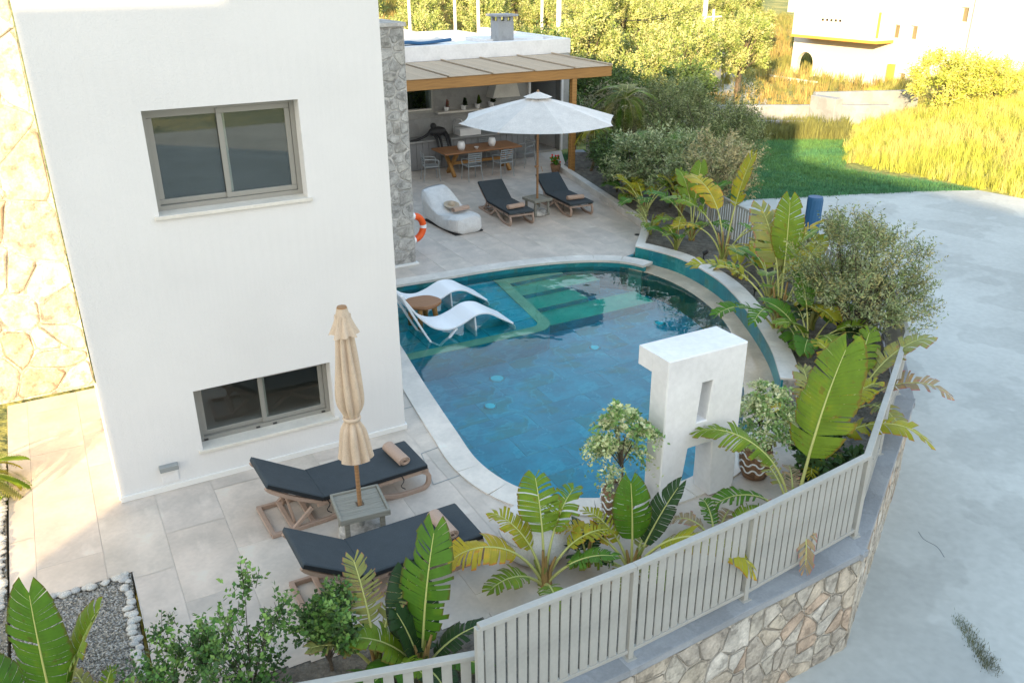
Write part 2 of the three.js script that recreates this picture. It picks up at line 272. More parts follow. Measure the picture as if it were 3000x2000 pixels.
// ---------------------------------------------------------------- ground
const PROPERTY = [[-9, 5.2], [3.43, 5.12], [7.0, 2.94], [8.95, 1.05], [9.45, -1.2], [9.9, -4.2], [10.6, -6.6], [11.7, -11], [12.9, -15.2], [13.4, -24], [-9, -24]];
const bankIn = (x, z) => Math.min((x - 22.9) * 0.627 + (z + 13) * 0.78, x - 24.8 - 0.12 * (z + 8));   // metres inside the grassy bank
function ground(x, z) {
  let y = -1.44;
  y += 0.085 * Math.max(0, -z - 23) * (0.35 + 0.65 * sstep(50, 22, x));                         // the olive slope behind
  y += 1.25 * sstep(0, 6.5, bankIn(x, z)) * (0.85 + 0.3 * fbm(x / 6 + 50, z / 6 + 50, 99, 201, 3));   // the grassy bank on the right
  y += 0.5 * (fbm(x / 12 + 30, z / 12 + 30, 99, 203, 3) - 0.5) * sstep(24, 34, Math.max(x, -z));
  if (x > -2.5 && x < 7 && z > -5.8 && z < 3.2) y = -2.6;
  return y;
}
{
  const axis = (a, b, fine0, fine1, s) => { const r = []; let v = a; while (v < b) { r.push(v); v += v > fine0 && v < fine1 ? s : Math.max(s, Math.min(12, 0.16 * Math.max(fine0 - v, v - fine1, s * 6))); } r.push(b); return r; };
  const X = axis(-420, 420, -12, 50, 0.8), Z = axis(-420, 300, -60, 12, 0.8), v = [], idx = [];
  for (const z of Z) for (const x of X) v.push(x, ground(x, z), z);
  for (let j = 0; j < Z.length - 1; j++) for (let i = 0; i < X.length - 1; i++) { const a = j * X.length + i; idx.push(a, a + X.length, a + 1, a + 1, a + X.length, a + X.length + 1); }
  const g = new THREE.BufferGeometry(); g.setAttribute('position', new THREE.Float32BufferAttribute(v, 3)); g.setIndex(idx); g.computeVertexNormals();
  struct('ground', g, M.terrain);
}
struct('road', slab([[-30, 5.0], [3.3, 5.0], [6.9, 2.8], [8.8, 1.0], [9.3, -1.2], [9.8, -4.2], [10.5, -6.6], [11.4, -10.6], [17.0, -11.2], [22.9, -9.1], [24.75, -8.2], [25.2, -5.5], [26.3, 0], [27.5, 12], [28, 34], [-30, 34]], -1.55, -1.4), M.road);
struct('lawn', slab([[11.2, -10.9], [17.0, -11.24], [22.9, -9.14], [24.7, -8.3], [23.1, -12.9], [28.4, -17.4], [27.5, -19.4], [23, -21.4], [12.5, -20]], -1.6, -1.385), M.lawn);

// ---------------------------------------------------------------- pool outline (x, z)
const BASIN = spline([[1.33, -5.45], [3.07, -5.46], [4.24, -5.42], [5.55, -5.2], [6.45, -4.86], [6.93, -4.47], [7.15, -4.0], [7.26, -3.3], [7.16, -2.27], [6.72, -0.95], [6.05, 0.1], [5.0, 1.42], [4.3, 2.12], [3.55, 2.7], [2.9, 2.94], [2.2, 3.0], [1.6, 2.88], [1.12, 2.64], [0.78, 2.34], [0.57, 1.92], [0.475, 1.3], [0.56, 0.42], [0.70, -0.74], [0.82, -1.62], [0.92, -2.3], [1.12, -3.8], [1.30, -5.2]], 220, true).slice(0, -1);
const WEIR = spline([[7.42, -4.75], [7.6, -4.25], [7.74, -3.55], [7.52, -2.06], [6.84, -0.5], [6.1, 0.8], [5.42, 1.72]], 60);        // foot of the raised blue wall
const area2 = BASIN.reduce((s, p, i) => { const q = BASIN[(i + 1) % BASIN.length]; return s + p[0] * q[1] - q[0] * p[1]; }, 0);
const out = area2 > 0 ? 1 : -1;                                            // sign that makes offset() go outwards
const COPE = offset(BASIN, 0.15 * out, true);
const WATER_Y = -0.13;
function deckIn(x, z) {
  if (inPoly(x, z, COPE)) return false;
  if (x < -4.93 || (x < -3.76 && z > 1.44)) return false;
  if (x > -3.65 && x < -0.05 && z < -0.05) return false;
  if (x < 2.9 && x > -3.9 && z < -6.6) return false;
  if (x < -3.6 && z < -3.55) return false;
  if (z > (x < -0.8 ? 3.62 + 0.16 * (x + 2.7) : x < 1.5 ? 3.92 + 0.2 * (x + 0.8) : 4.38)) return false;
  if (z < -15.6 || x > 12.2) return false;
  if (z < -4.6 && x > 8.9 - 0.247 * (z + 6.3) - (z > -6.3 ? 0.83 * (z + 6.3) : 0)) return false;
  if (z >= -4.6 && z < 1.6 && x > 4.9) return false;
  if (z >= 1.6 && x > 5.3 - 0.55 * (z - 1.6)) return false;
  return true;
}
{
  const deck = new THREE.Group(); deck.name = 'deck'; deck.userData.kind = 'structure'; scene.add(deck);
  const base = slab([[-4.93, -3.5], [-3.6, -3.5], [-3.6, -0.02], [0.05, -0.02], [0.9, -5.6], [1.1, -6.4], [2.6, -6.4], [2.6, -15.5], [12.1, -15.5], [10.4, -12.3], [8.9, -6.3], [7.5, -4.9], [6.95, -4.6], [5.6, -5.4], [4.2, -5.65], [1.15, -5.65], [0.72, -2.3], [0.3, 1.2], [0.5, 2.2], [1.0, 2.85], [1.6, 3.1], [2.4, 3.2], [3.2, 3.05], [4.4, 2.25], [5.0, 1.7], [5.2, 1.7], [4.0, 4.1], [1.6, 4.3], [-0.8, 3.88], [-2.7, 3.58], [-3.76, 3.4], [-3.76, 1.44], [-4.93, 1.44]].map(p => p), -0.30, -0.0055);
  mesh('slab', base, M.joint, deck);
  const TX = 0.665, TZ = 1.33, GAP = 0.004;
  const whole = [0, 1, 2, 3, 4, 5, 6, 7].map(i => { const g = rb(TX - GAP, 0.02, TZ - GAP, 0.003, 0, 0, 0, 1); boxUV(g); shiftUV(g, i * 0.77, i * 0.41); g.userData.uv = true; return g; });
  for (let i = -8; i < 25; i++) for (let j = -13; j < 5; j++) {
    const x0 = -2.675 + i * TX, z0 = 0.27 + j * TZ + (((i % 2) + 2) % 2) * TZ / 2, N = 6;
    let n = 0; for (let a = 0; a <= N; a++) for (let b = 0; b <= N; b++) if (deckIn(x0 + a * TX / N, z0 + b * TZ / N)) n++;
    if (!n) continue;
    const m = pick(M.deck), dy = rr(-0.0012, 0.0012);
    if (n === (N + 1) * (N + 1)) { const t = mesh('tile', pick(whole), m, deck); t.position.set(x0 + TX / 2, -0.01 + dy, z0 + TZ / 2); continue; }
    const K = 26, pos = [], w = (TX - GAP) / K;
    for (let a = 0; a < K; a++) {                                           // a cut tile: thin strips that end where the deck ends
      const xa = x0 + GAP / 2 + a * w, xm = xa + w / 2; let run = null; const S = 40;
      for (let b = 0; b <= S; b++) { const z = z0 + GAP / 2 + b * (TZ - GAP) / S, q = deckIn(xm, z); if (q && run === null) run = z; if ((!q || b === S) && run !== null) { if (z - run > 0.01) pos.push([xa, xa + w, run, z]); run = null; } }
    }
    if (!pos.length) continue;
    const gs = pos.map(([a, b, c, d]) => { const g = new THREE.PlaneGeometry(b - a, d - c); g.rotateX(-Math.PI / 2); g.translate((a + b) / 2, dy, (c + d) / 2); return boxUV(g); });
    const g = mergeGeometries(gs); g.userData.uv = true; shiftUV(g, rr(0, 5), rr(0, 5)); mesh('tile', g, m, deck);
  }
}
// access hatches in the paving: thin metal frames
function hatch(P, label) {
  const h = thing('floor_hatch', label, 'hatch'); 
  P.forEach((p, i) => { const q = P[(i + 1) % P.length]; mesh('frame_bar', bar([p[0], 0.003, p[1]], [q[0], 0.003, q[1]], 0.010, 0.008, 0.002), M.greyMetal, h); });
}
hatch([[-0.07, 0.74], [0.20, 0.70], [0.16, 1.47], [-0.23, 1.50]], 'square metal-edged access hatch in the paving beside the pool');
hatch([[0.16, -1.0], [0.40, -1.0], [0.34, -0.55], [0.12, -0.55]], 'small square hatch in the paving at the house corner');
tag(mesh('floor_drain', [cyl(0.07, 0.07, 0.006, 20, 8.4, 0.001, -6.0), ...[-1, 0, 1].map(i => bx(0.008, 0.003, 0.1, 8.4 + i * 0.03, 0.009, -6.0))], M.dark), 'round dark drain grate in the far paving', 'drain');

// ---------------------------------------------------------------- swimming pool
{
  const pool = thing('swimming_pool', 'curved swimming pool with teal stone tiles and pale coping', 'pool');
  const n = BASIN.length, wallTop = -0.03, floorY = -1.5;
  mesh('basin_bed', slab(offset(BASIN, 0.25 * out, true), floorY - 0.1, floorY - 0.02), M.grout, pool);
  // floor tiles, 0.6 x 1.2, running under the walls
  const ft = [0, 1, 2, 3, 4, 5].map(i => { const g = rb(1.1975, 0.03, 0.5975, 0.002, 0, 0, 0, 1); boxUV(g); shiftUV(g, i * 0.63, i * 0.37); g.userData.uv = true; return g; });
  const inside = offset(BASIN, 0.3 * out, true);
  for (let i = -1; i < 9; i++) for (let j = -12; j < 8; j++) {
    const x = i * 1.2 + (((j % 2) + 2) % 2) * 0.6, z = j * 0.6; if (![[0, 0], [-0.6, -0.3], [0.6, -0.3], [-0.6, 0.3], [0.6, 0.3]].some(([a, b]) => inPoly(x + a, z + b, inside))) continue;
    const t = mesh('floor_tile', pick(ft), pick(M.pool), pool); t.position.set(x, floorY - 0.015, z);
  }
  // wall tiles: upright panels along the basin, each a curved slab of a few segments
  const STEP = 5;
  const strip = (P, a, b, y0, y1, th, flip) => { const Q = P.slice(a, b + 1); const O = offset(Q, th); return slab(Q.concat(O.slice().reverse()), y0, y1); };
  const closedP = BASIN.concat([BASIN[0]]);
  for (let a = 0; a < n; a += STEP) {
    const Q = closedP.slice(a, Math.min(n, a + STEP) + 1), x = Q[0][0], z = Q[0][1];
    const weirSide = x > 4.35 && z > -4.45 && z < 2.0;
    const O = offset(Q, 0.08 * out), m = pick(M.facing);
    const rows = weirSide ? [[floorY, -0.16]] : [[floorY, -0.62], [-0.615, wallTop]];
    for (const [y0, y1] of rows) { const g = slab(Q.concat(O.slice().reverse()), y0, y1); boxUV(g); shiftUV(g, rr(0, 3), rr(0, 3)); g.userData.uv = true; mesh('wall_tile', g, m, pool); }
    if (!weirSide) { // coping stones
      const I = offset(Q, -0.025 * out), E = offset(Q, 0.33 * out); mesh('coping_stone', slab(I.concat(E.reverse()), -0.03, 0.022), pick(M.coping), pool);
    }
  }
  // overflow ledge between basin and raised wall
  const wr = BASIN.filter(p => p[0] > 4.2 && p[1] > -4.6 && p[1] < 2.1);
  for (let a = 0; a < wr.length - 1; a += 6) { const Q = wr.slice(a, a + 7), E = Q.map(p => { let b = null, d = 9; for (const w of WEIR) { const k = Math.hypot(w[0] - p[0], w[1] - p[1]); if (k < d) { d = k; b = w; } } return [b[0] + 0.03, b[1] - 0.02]; }); mesh('overflow_ledge', slab(Q.concat(E.reverse()), -1.5, -0.122), M.weir, pool); }
  mesh('overflow_ledge', slab([[6.95, -4.5], [7.5, -4.75], [7.66, -4.2], [7.1, -4.05]], -1.5, -0.1205), M.weir, pool);
  // raised wall: blue facing tiles and a pale coping
  const step = 3;
  for (let a = 0; a < WEIR.length - 1; a += step) {
    const Q = WEIR.slice(a, a + step + 1), O = offset(Q, -0.05), s = O[0][0] > Q[0][0] ? 1 : -1, F = offset(Q, -0.03 * s), B = offset(Q, -0.28 * s);
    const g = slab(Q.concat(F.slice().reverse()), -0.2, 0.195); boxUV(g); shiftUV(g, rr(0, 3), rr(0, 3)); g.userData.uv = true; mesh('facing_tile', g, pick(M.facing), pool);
    mesh('wall_core', slab(F.concat(B.slice().reverse()), -0.3, 0.19), M.mortar, pool);
    mesh('wall_coping', slab(offset(Q, 0.015 * s).concat(offset(Q, -0.30 * s).reverse()), 0.195, 0.225), pick(M.coping), pool);
  }
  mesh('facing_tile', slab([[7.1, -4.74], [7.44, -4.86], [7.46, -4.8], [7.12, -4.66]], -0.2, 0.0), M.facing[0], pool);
  // sun shelf with a beige edge
  const SH = -0.44;
  const shelf = [[1.0, -2.62], [3.45, -2.58]].concat(new THREE.SplineCurve([[3.45, -2.58], [3.85, -2.62], [4.08, -2.85], [4.15, -3.2]].map(p => new THREE.Vector2(...p))).getPoints(10).slice(1).map(p => [p.x, p.y]), [[4.42, -5.1], [4.46, -5.5]]);
  const inner = offset(shelf, shelf[0][1] > -9 ? 0.24 : 0), inn = inner[0][1] < shelf[0][1] ? inner : offset(shelf, -0.24);
  mesh('shelf_body', slab(shelf.concat([[1.2, -5.6]]), floorY, SH - 0.03), M.pool[1], pool);
  const sf = [0, 1, 2, 3].map(i => { const g = rb(0.59, 0.03, 0.59, 0.004, 0, 0, 0, 1); boxUV(g); shiftUV(g, i * 0.63, i * 0.37); g.userData.uv = true; return g; });
  const shelfIn = inn.concat([[1.2, -5.6]]);
  for (let i = 0; i < 6; i++) for (let j = 0; j < 6; j++) { const x = 1.3 + i * 0.6, z = -5.3 + j * 0.6; if ([[0, 0], [-0.3, -0.3], [0.3, -0.3], [-0.3, 0.3], [0.3, 0.3]].some(([a, b]) => inPoly(x + a, z + b, shelfIn)) && [[0.28, -0.28], [0.28, 0.28], [-0.28, 0.28]].every(([a, b]) => inPoly(x + a, z + b, shelf.concat([[0.8, -6], [0.8, -2.62]])))) { const t = mesh('shelf_tile', pick(sf), pick(M.pool), pool); t.position.set(x, SH - 0.016, z); } }
  for (let a = 0; a < shelf.length - 1; a++) mesh('shelf_edge', slab([shelf[a], shelf[a + 1], inn[a + 1], inn[a]], SH - 0.02, SH + 0.012), M.shelfEdge, pool);
  // steps down from the shelf
  const steps = [[4.4, 5.75, -5.42, -5.08, -0.44], [4.36, 6.35, -5.4, -4.52, -0.66], [4.3, 5.65, -4.52, -3.92, -0.88], [4.22, 6.85, -3.95, -3.25, -1.10]];
  for (const [x0, x1, z0, z1, y] of steps) { const s = mesh('step', rb(x1 - x0, y - floorY, z1 - z0, 0.01, (x0 + x1) / 2, (y + floorY) / 2, (z0 + z1) / 2, 1), M.pool[0], pool); mesh('tread', rb(x1 - x0 - 0.002, 0.022, z1 - z0 - 0.004, 0.004, (x0 + x1) / 2, y + 0.013, (z0 + z1) / 2, 1), M.shelfEdge, s); }
  // lamps set in the floor (unlit)
  for (const [x, z, r] of [[2.55, -2.1, 0.13], [2.0, -1.3, 0.10], [4.75, -2.3, 0.1], [6.5, -2.6, 0.1]]) { const l = mesh('pool_lamp', cyl(r, r * 0.92, 0.03, 24, x, floorY, z), M.whitePlastic, pool); mesh('lamp_rim', T(new THREE.TorusGeometry(r * 0.95, 0.012, 6, 24), x, floorY + 0.03, z, Math.PI / 2), M.steel, l); }
}
{ // water: a closed body, its surface faintly rippled
  const P = BASIN.filter(p => !(p[0] > 4.9 && p[1] > -4.4 && p[1] < 1.6)), k = P.findIndex((p, i) => i && Math.hypot(p[0] - P[i - 1][0], p[1] - P[i - 1][1]) > 1);
  const W = WEIR.slice(0, -1).map(p => [p[0] + 0.015, p[1]]), first = P.slice(0, k), last = P.slice(k);
  const ring = offset(first, 0.04 * out).concat(Math.hypot(W[0][0] - first[first.length - 1][0], W[0][1] - first[first.length - 1][1]) < 1.5 ? W : W.reverse(), offset(last, 0.04 * out));
  const g = slab(ring, -1.58, WATER_Y);
  const ripple = tex('ripple', 512, (u, v) => 0.6 * fbm(u * 7, v * 7, 7, 301, 4) + 0.4 * fbm(u * 16 + fbm(u * 5, v * 5, 5, 305), v * 16, 16, 303, 2), false);
  const w = mesh('water', g, mat([0.97, 0.99, 1.0], { roughness: 0.0, transmission: 1, thickness: 1, ior: 1.33, attenuationColor: lin(0.06, 0.88, 0.97), attenuationDistance: 1.9, bumpMap: rep(ripple, 0.28), bumpScale: 0.006 }));
  w.userData.kind = 'structure';
}

// ---------------------------------------------------------------- the house
{
  const house = thing('villa', 'white rendered two-storey villa block with two wide grey windows', 'house');
  const H = 7.6, win = [[-2.72, 3.40, -1.04, 4.58], [-2.69, 0.40, -0.98, 1.255]];
  mesh('front_wall', T(extrude(rect(-3.7, 0, 0, H), 0.3, 0, win.map(w => rect(w[0], w[1], w[2], w[3]))), 0, 0, -0.15), M.plaster, house);
  mesh('side_wall', bx(0.3, H, 6.3, -0.15, H / 2, -3.45), M.plaster, house);
  mesh('side_wall', bx(0.3, H, 6.3, -3.55, H / 2, -3.45), M.plaster, house);
  mesh('rear_block', [bx(6.1, 6.6, 2.6, -0.65, 3.3, -7.9), bx(6.1, 5.2, 10.6, -0.65, 2.6, -14.52)], M.plaster, house);
  mesh('roof', bx(3.76, 0.25, 6.66, -1.85, H + 0.127, -3.3), M.plaster, house);
  mesh('floor_slab', bx(3.1, 0.25, 6.2, -1.85, 2.75, -3.4), M.room, house);
  mesh('floor_slab', bx(3.1, 0.1, 6.2, -1.85, 0.0, -3.4), M.room, house);
  mesh('inner_wall', [bx(3.1, 2.6, 0.05, -1.85, 1.35, -2.6), bx(3.1, 4.6, 0.05, -1.85, 5.2, -2.6)], M.room, house);
  mesh('skirting', [rb(3.74, 0.075, 0.03, 0.004, -1.85, 0.0385, 0.0152, 1), rb(0.03, 0.075, 6.4, 0.004, 0.0152, 0.0385, -3.2, 1), rb(0.03, 0.075, 3.5, 0.004, -3.716, 0.0385, -1.78, 1)], M.skirting, house);
  win.forEach(([x0, y0, x1, y1], k) => {
    const w = x1 - x0, h = y1 - y0, z = -0.245, fr = 0.055, cx = (x0 + x1) / 2, yb = y0 + 0.045;
    const f = mesh('window', [bx(w, fr, 0.09, cx, y1 - fr / 2, z), bx(w, fr, 0.09, cx, yb + fr / 2, z), bx(fr, h - 0.045 - 2 * fr, 0.09, x0 + fr / 2, (yb + y1) / 2, z), bx(fr, h - 0.045 - 2 * fr, 0.09, x1 - fr / 2, (yb + y1) / 2, z)], M.frame, house);
    for (const s of [0, 1]) {                                               // two sliding sashes
      const a = s ? cx - 0.045 : x0 + fr + 0.002, b = s ? x1 - fr - 0.002 : cx + 0.045, zz = s ? z + 0.012 : z - 0.018, b0 = yb + fr + 0.002, b1 = y1 - fr - 0.002, q = 0.06;
      mesh('sash', [rb(b - a, q, 0.028, 0.005, (a + b) / 2, b1 - q / 2, zz, 1), rb(b - a, q, 0.028, 0.005, (a + b) / 2, b0 + q / 2, zz, 1), rb(q, b1 - b0 - 2 * q, 0.028, 0.005, a + q / 2, (b0 + b1) / 2, zz, 1), rb(q, b1 - b0 - 2 * q, 0.028, 0.005, b - q / 2, (b0 + b1) / 2, zz, 1)], M.frame, f);
      mesh('pane', bx(b - a - 2 * q + 0.01, b1 - b0 - 2 * q + 0.01, 0.008, (a + b) / 2, (b0 + b1) / 2, zz), M.glass, f);
      if (!k) mesh('insect_screen', bx(b - a - 2 * q, b1 - b0 - 2 * q, 0.002, (a + b) / 2, (b0 + b1) / 2, zz - 0.02), M.screen, f);
    }
    mesh('sill', rb(w + 0.10, 0.045, 0.34, 0.006, cx + 0.0, y0 + 0.0225, -0.135, 1), M.sill, f);
    if (k) for (const x of [x0 + 0.08, cx - 0.12, cx + 0.1, x1 - 0.1]) mesh('drain_cap', bx(0.05, 0.018, 0.012, x, yb + 0.02, z + 0.052), M.black, f);
    mesh('blind', bx(w - 0.1, h * (k ? 0.001 : 0.002), 0.01, cx, y1 - 0.07, z - 0.25), M.kitchenWall, f);
  });
  // small wall lamp (off) with a pale plate below
  const l = mesh('wall_lamp', rb(0.22, 0.07, 0.09, 0.008, -3.12, 0.335, 0.046, 1), M.greyMetal, house);
  mesh('lens', bx(0.19, 0.006, 0.07, -3.12, 0.2985, 0.05), M.ceramic, l);
  mesh('plate', rb(0.2, 0.17, 0.012, 0.004, -3.12, 0.20, 0.006, 1), M.white, l);
  // stone pillar at the back corner
  const pil = mesh('stone_pillar', [bx(0.53, 4.86, 1.2, 2.665, 2.43, -7.2), rb(0.60, 0.08, 1.3, 0.01, 2.665, 4.90, -7.2, 1)], M.mortar, house);
  stones(pil, 0.53, 4.84, 0.23, 0.2, 0.045, 0.007, M.greyStone, { at: [2.40, 0.02, -6.60], jit: 0.33 });
  stones(pil, 1.2, 4.84, 0.3, 0.24, 0.045, 0.007, M.greyStone, { at: [2.93, 0.02, -6.60], turn: Math.PI / 2, jit: 0.33 });
  mesh('pillar_base', rb(0.62, 0.05, 1.3, 0.008, 2.665, 0.026, -7.18, 1), M.skirting, pil);
  // stone-faced wall to the left, set back
  const sw = mesh('stone_wall', [bx(6.0, H, 0.4, -6.72, H / 2, -3.82)], M.wallMortar, house);
  stones(sw, 5.0, 6.6, 0.46, 0.36, 0.035, 0.006, M.wallStone, { at: [-8.72, 0.02, -3.615], jit: 0.4 });
}
// life ring on the pillar's far corner
{
  const r = thing('life_ring', 'orange life ring with white bands hanging on the stone pillar', 'life ring', [3.14, 0.62, -7.2], 0.25);
  const R = 0.27, t = 0.075;
  for (let k = 0; k < 4; k++) { mesh('ring_segment', T(new THREE.TorusGeometry(R, t, 10, 12, Math.PI / 2 - 0.28), 0, 0, 0, 0, 0, k * Math.PI / 2 + 0.14), M.orange, r); mesh('white_band', T(new THREE.TorusGeometry(R, t * 1.02, 10, 4, 0.28), 0, 0, 0, 0, 0, k * Math.PI / 2 - 0.14), M.whitePlastic, r); }
  r.rotation.y = 0.2;
  mesh('hook', tube([[0, R + 0.05, 0], [-0.05, R + 0.12, -0.02], [-0.2, R + 0.1, -0.03]], 0.012), M.greyMetal, r);
}

// ---------------------------------------------------------------- neighbour's house behind the camera, which keeps the terrace in shade
{
  const b = thing('neighbour_house', 'tall plain white house across the road behind the viewer', 'house', [-16.45, -1.4, 14]);
  mesh('wall', bx(4.7, 11.8, 31, 0, 5.9, 15.5), M.plaster, b); mesh('added_shade_box', rb(2.7, 1.9, 5.5, 0.02, 1.0, 12.6, 2.76, 1), M.white, b);  // the roof box is added, out of view, to stretch the shadow past the lawn
  for (let i = 0; i < 6; i++) for (let j = 0; j < 3; j++) { const w = mesh('window', bx(0.06, 1.3, 1.2, 2.36, 2.6 + j * 3.4, 3 + i * 5), M.frame, b); mesh('pane', bx(0.02, 1.15, 1.05, 2.395, 2.6 + j * 3.4, 3 + i * 5), M.glass, w); }
}

// ---------------------------------------------------------------- retaining wall and its fences
{
  const w = thing('retaining_wall', 'rubble stone retaining wall below the slatted fence by the road', 'wall');
  const path = [[-6, 5.24], [0.2, 5.19], [1.72, 5.11], [3.42, 5.03], [6.95, 2.90], [8.9, 1.05], [9.42, -1.2], [9.87, -4.2], [10.57, -6.6], [11.65, -11], [12.8, -15.2]], top = -0.10, base = -1.42;
  for (let i = 0; i < path.length - 1; i++) {
    const a = path[i], b = path[i + 1], l = Math.hypot(b[0] - a[0], b[1] - a[1]), an = Math.atan2(-(b[1] - a[1]), b[0] - a[0]);
    const q = mesh('wall_section', bx(l + 0.06, top - base, 0.35, l / 2, (top - base) / 2, -0.175), M.wallMortar, w); q.position.set(a[0], base, a[1]); q.rotation.y = an;
    const c = mesh('cement_cap', rb(l + 0.16, 0.09, 0.40, 0.012, l / 2, (top - base) + 0.045 + (i % 2) * 0.003, -0.18, 1), M.cement, w); c.position.copy(q.position); c.rotation.y = an;
    if (i < 6) { const x0 = i ? 0 : l - 1.8, s = new THREE.Group(); stones(q, l - x0, top - base, 0.25, 0.19, 0.014, 0.008, M.wallStone, { at: [x0, 0, 0.001], jit: 0.45, rough: 0.9 }); }
  }
}
const slatG = {};
function fence(name, label, path, base, h, pitch, wide, M1, o = {}) {
  const f = thing(name, label, 'fence', [0, 0, 0], 0, o.group);
  const S = slatG[h + '_' + wide] ??= (() => { const g = rb(wide, h - 0.13, 0.014, 0.003, 0, 0, 0, 1); boxUV(g); swapUV(g); return g; })();
  for (let i = 0; i < path.length - 1; i++) {
    const a = path[i], b = path[i + 1], l = Math.hypot(b[0] - a[0], b[1] - a[1]), tx = (b[0] - a[0]) / l, tz = (b[1] - a[1]) / l, an = Math.atan2(-tz, tx), y0 = a[2] ?? base, y1 = b[2] ?? base;
    mesh('top_rail', bar([a[0], y0 + h, a[1]], [b[0], y1 + h, b[1]], 0.075, 0.05, 0.008), M1, f);
    mesh('bottom_rail', bar([a[0], y0 + 0.09, a[1]], [b[0], y1 + 0.09, b[1]], 0.04, 0.04, 0.004), M1, f);
    const post = (x, z, y) => { mesh('post', rb(0.06, h + 0.02, 0.06, 0.006, x, y + h / 2 - 0.01, z, 1), M1, f); mesh('foot_plate', rb(0.11, 0.012, 0.11, 0.003, x, y + 0.002, z, 1), M1, f); };
    if (!i) post(a[0], a[1], y0); post(b[0], b[1], y1);
    const n = Math.floor((l - 0.08) / pitch), s0 = (l - (n - 1) * pitch) / 2;
    for (let k = 0; k < n; k++) { const s = s0 + k * pitch, m = mesh('slat', S, M1, f); m.position.set(a[0] + tx * s, lerp(y0, y1, s / l) + h / 2 + 0.03, a[1] + tz * s); m.rotation.y = an; }
  }
  return f;
}
fence('slatted_fence', 'grey slatted metal fence along the near edge of the terrace', [[-1.36, 5.08], [0.21, 5.07], [1.72, 4.98], [3.55, 4.78]], -0.01, 1.06, 0.106, 0.085, M.fence);
fence('slatted_fence', 'short grey slatted fence turning round the corner above the road', [[3.58, 4.74], [5.25, 3.68], [6.9, 2.62], [8.4, 1.15]], -0.01, 1.0, 0.106, 0.085, M.fence);
fence('slatted_fence', 'lower pale slatted fence in the foreground at the bottom edge', [[-4.6, 4.25, -0.47], [-2.83, 4.5, -0.44], [-1.24, 4.93, -0.43]], -0.43, 1.02, 0.165, 0.09, M.fence);
fence('slatted_fence', 'long grey slatted fence behind the palms along the right side', [[8.45, 1.1], [9.0, -0.4], [9.32, -1.7], [9.6, -3.0], [9.9, -4.4], [10.25, -5.7], [10.65, -7.2], [11.1, -9.0], [11.6, -11.0], [12.05, -12.8], [12.45, -14.4]], 0.0, 0.93, 0.11, 0.07, M.fence);

// planting bed, low kerb wall
struct('planting_bed', slab([[10.3, -12.6], [8.95, -6.35], [7.72, -4.9], ...offset(WEIR, WEIR[0][0] > 0 ? 0.2 : 0).map(p => [p[0] + 0.2, p[1]]), [5.2, 2.2], [5.0, 2.6], [4.6, 4.0], [3.7, 4.6], [5.3, 3.6], [6.9, 2.55], [8.35, 1.1], [8.95, -0.4], [9.3, -1.8], [9.85, -4.4], [10.6, -7.2], [11.55, -11], [12.4, -14.4], [12.0, -14.6]], -0.5, 0.10), M.soil);
struct('front_bed', slab([[-5.6, 3.1], [-4.0, 3.36], [-2.7, 3.60], [-0.8, 3.90], [1.5, 4.36], [4.4, 4.36], [4.6, 4.0], [3.55, 4.72], [1.72, 4.92], [0.2, 5.0], [-1.2, 5.0], [-2.83, 4.42], [-5.6, 4.05]], -0.9, -0.006), M.soil);
{
  const k = thing('kerb_wall', 'low pale kerb wall between far paving and planting bed', 'kerb');
  const P = [[10.62, -13.6], [10.3, -12.2], [9.95, -10.7], [9.6, -9.2], [9.25, -7.7], [8.9, -6.3], [8.3, -5.6], [7.62, -4.86]];
  for (let i = 0; i < P.length - 1; i++) mesh('kerb_stone', bar([P[i][0], 0.05, P[i][1]], [P[i + 1][0], 0.05, P[i + 1][1]], 0.2, 0.24, 0.012), pick(M.coping), k);
}

// ---------------------------------------------------------------- white fountain arch at the pool's near edge
{
  const f = thing('fountain_arch', 'free-standing white plastered fountain arch at the pool edge', 'fountain');
  const x0 = 1.83, x1 = 2.97, zf = 3.39, zb = 3.09;
  mesh('wall', T(extrude([[x0, 0.02], [x0 + 0.28, 0.02], [x0 + 0.38, 0.80], [x0 + 0.74, 0.80], [x0 + 0.78, 0.02], [x1, 0.02], [x1, 2.0], [x0, 2.0]], zf - zb, 0.012, [rect(x0 + 0.47, 1.10, x0 + 0.62, 1.84).map(p => [p[0] + 0.06 * (p[1] - 1.1), p[1] > 1.5 ? 1.62 : 1.12])]), 0, 0, (zf + zb) / 2), M.white, f);
  mesh('spout_ledge', rb(x1 - x0, 0.24, 0.26, 0.012, (x0 + x1) / 2, 1.878, zb - 0.12, 1), M.white, f);
  mesh('plinth', rb(0.36, 0.42, 0.34, 0.012, x1 - 0.1, 0.22, zb + 0.06, 1), M.white, f);
}
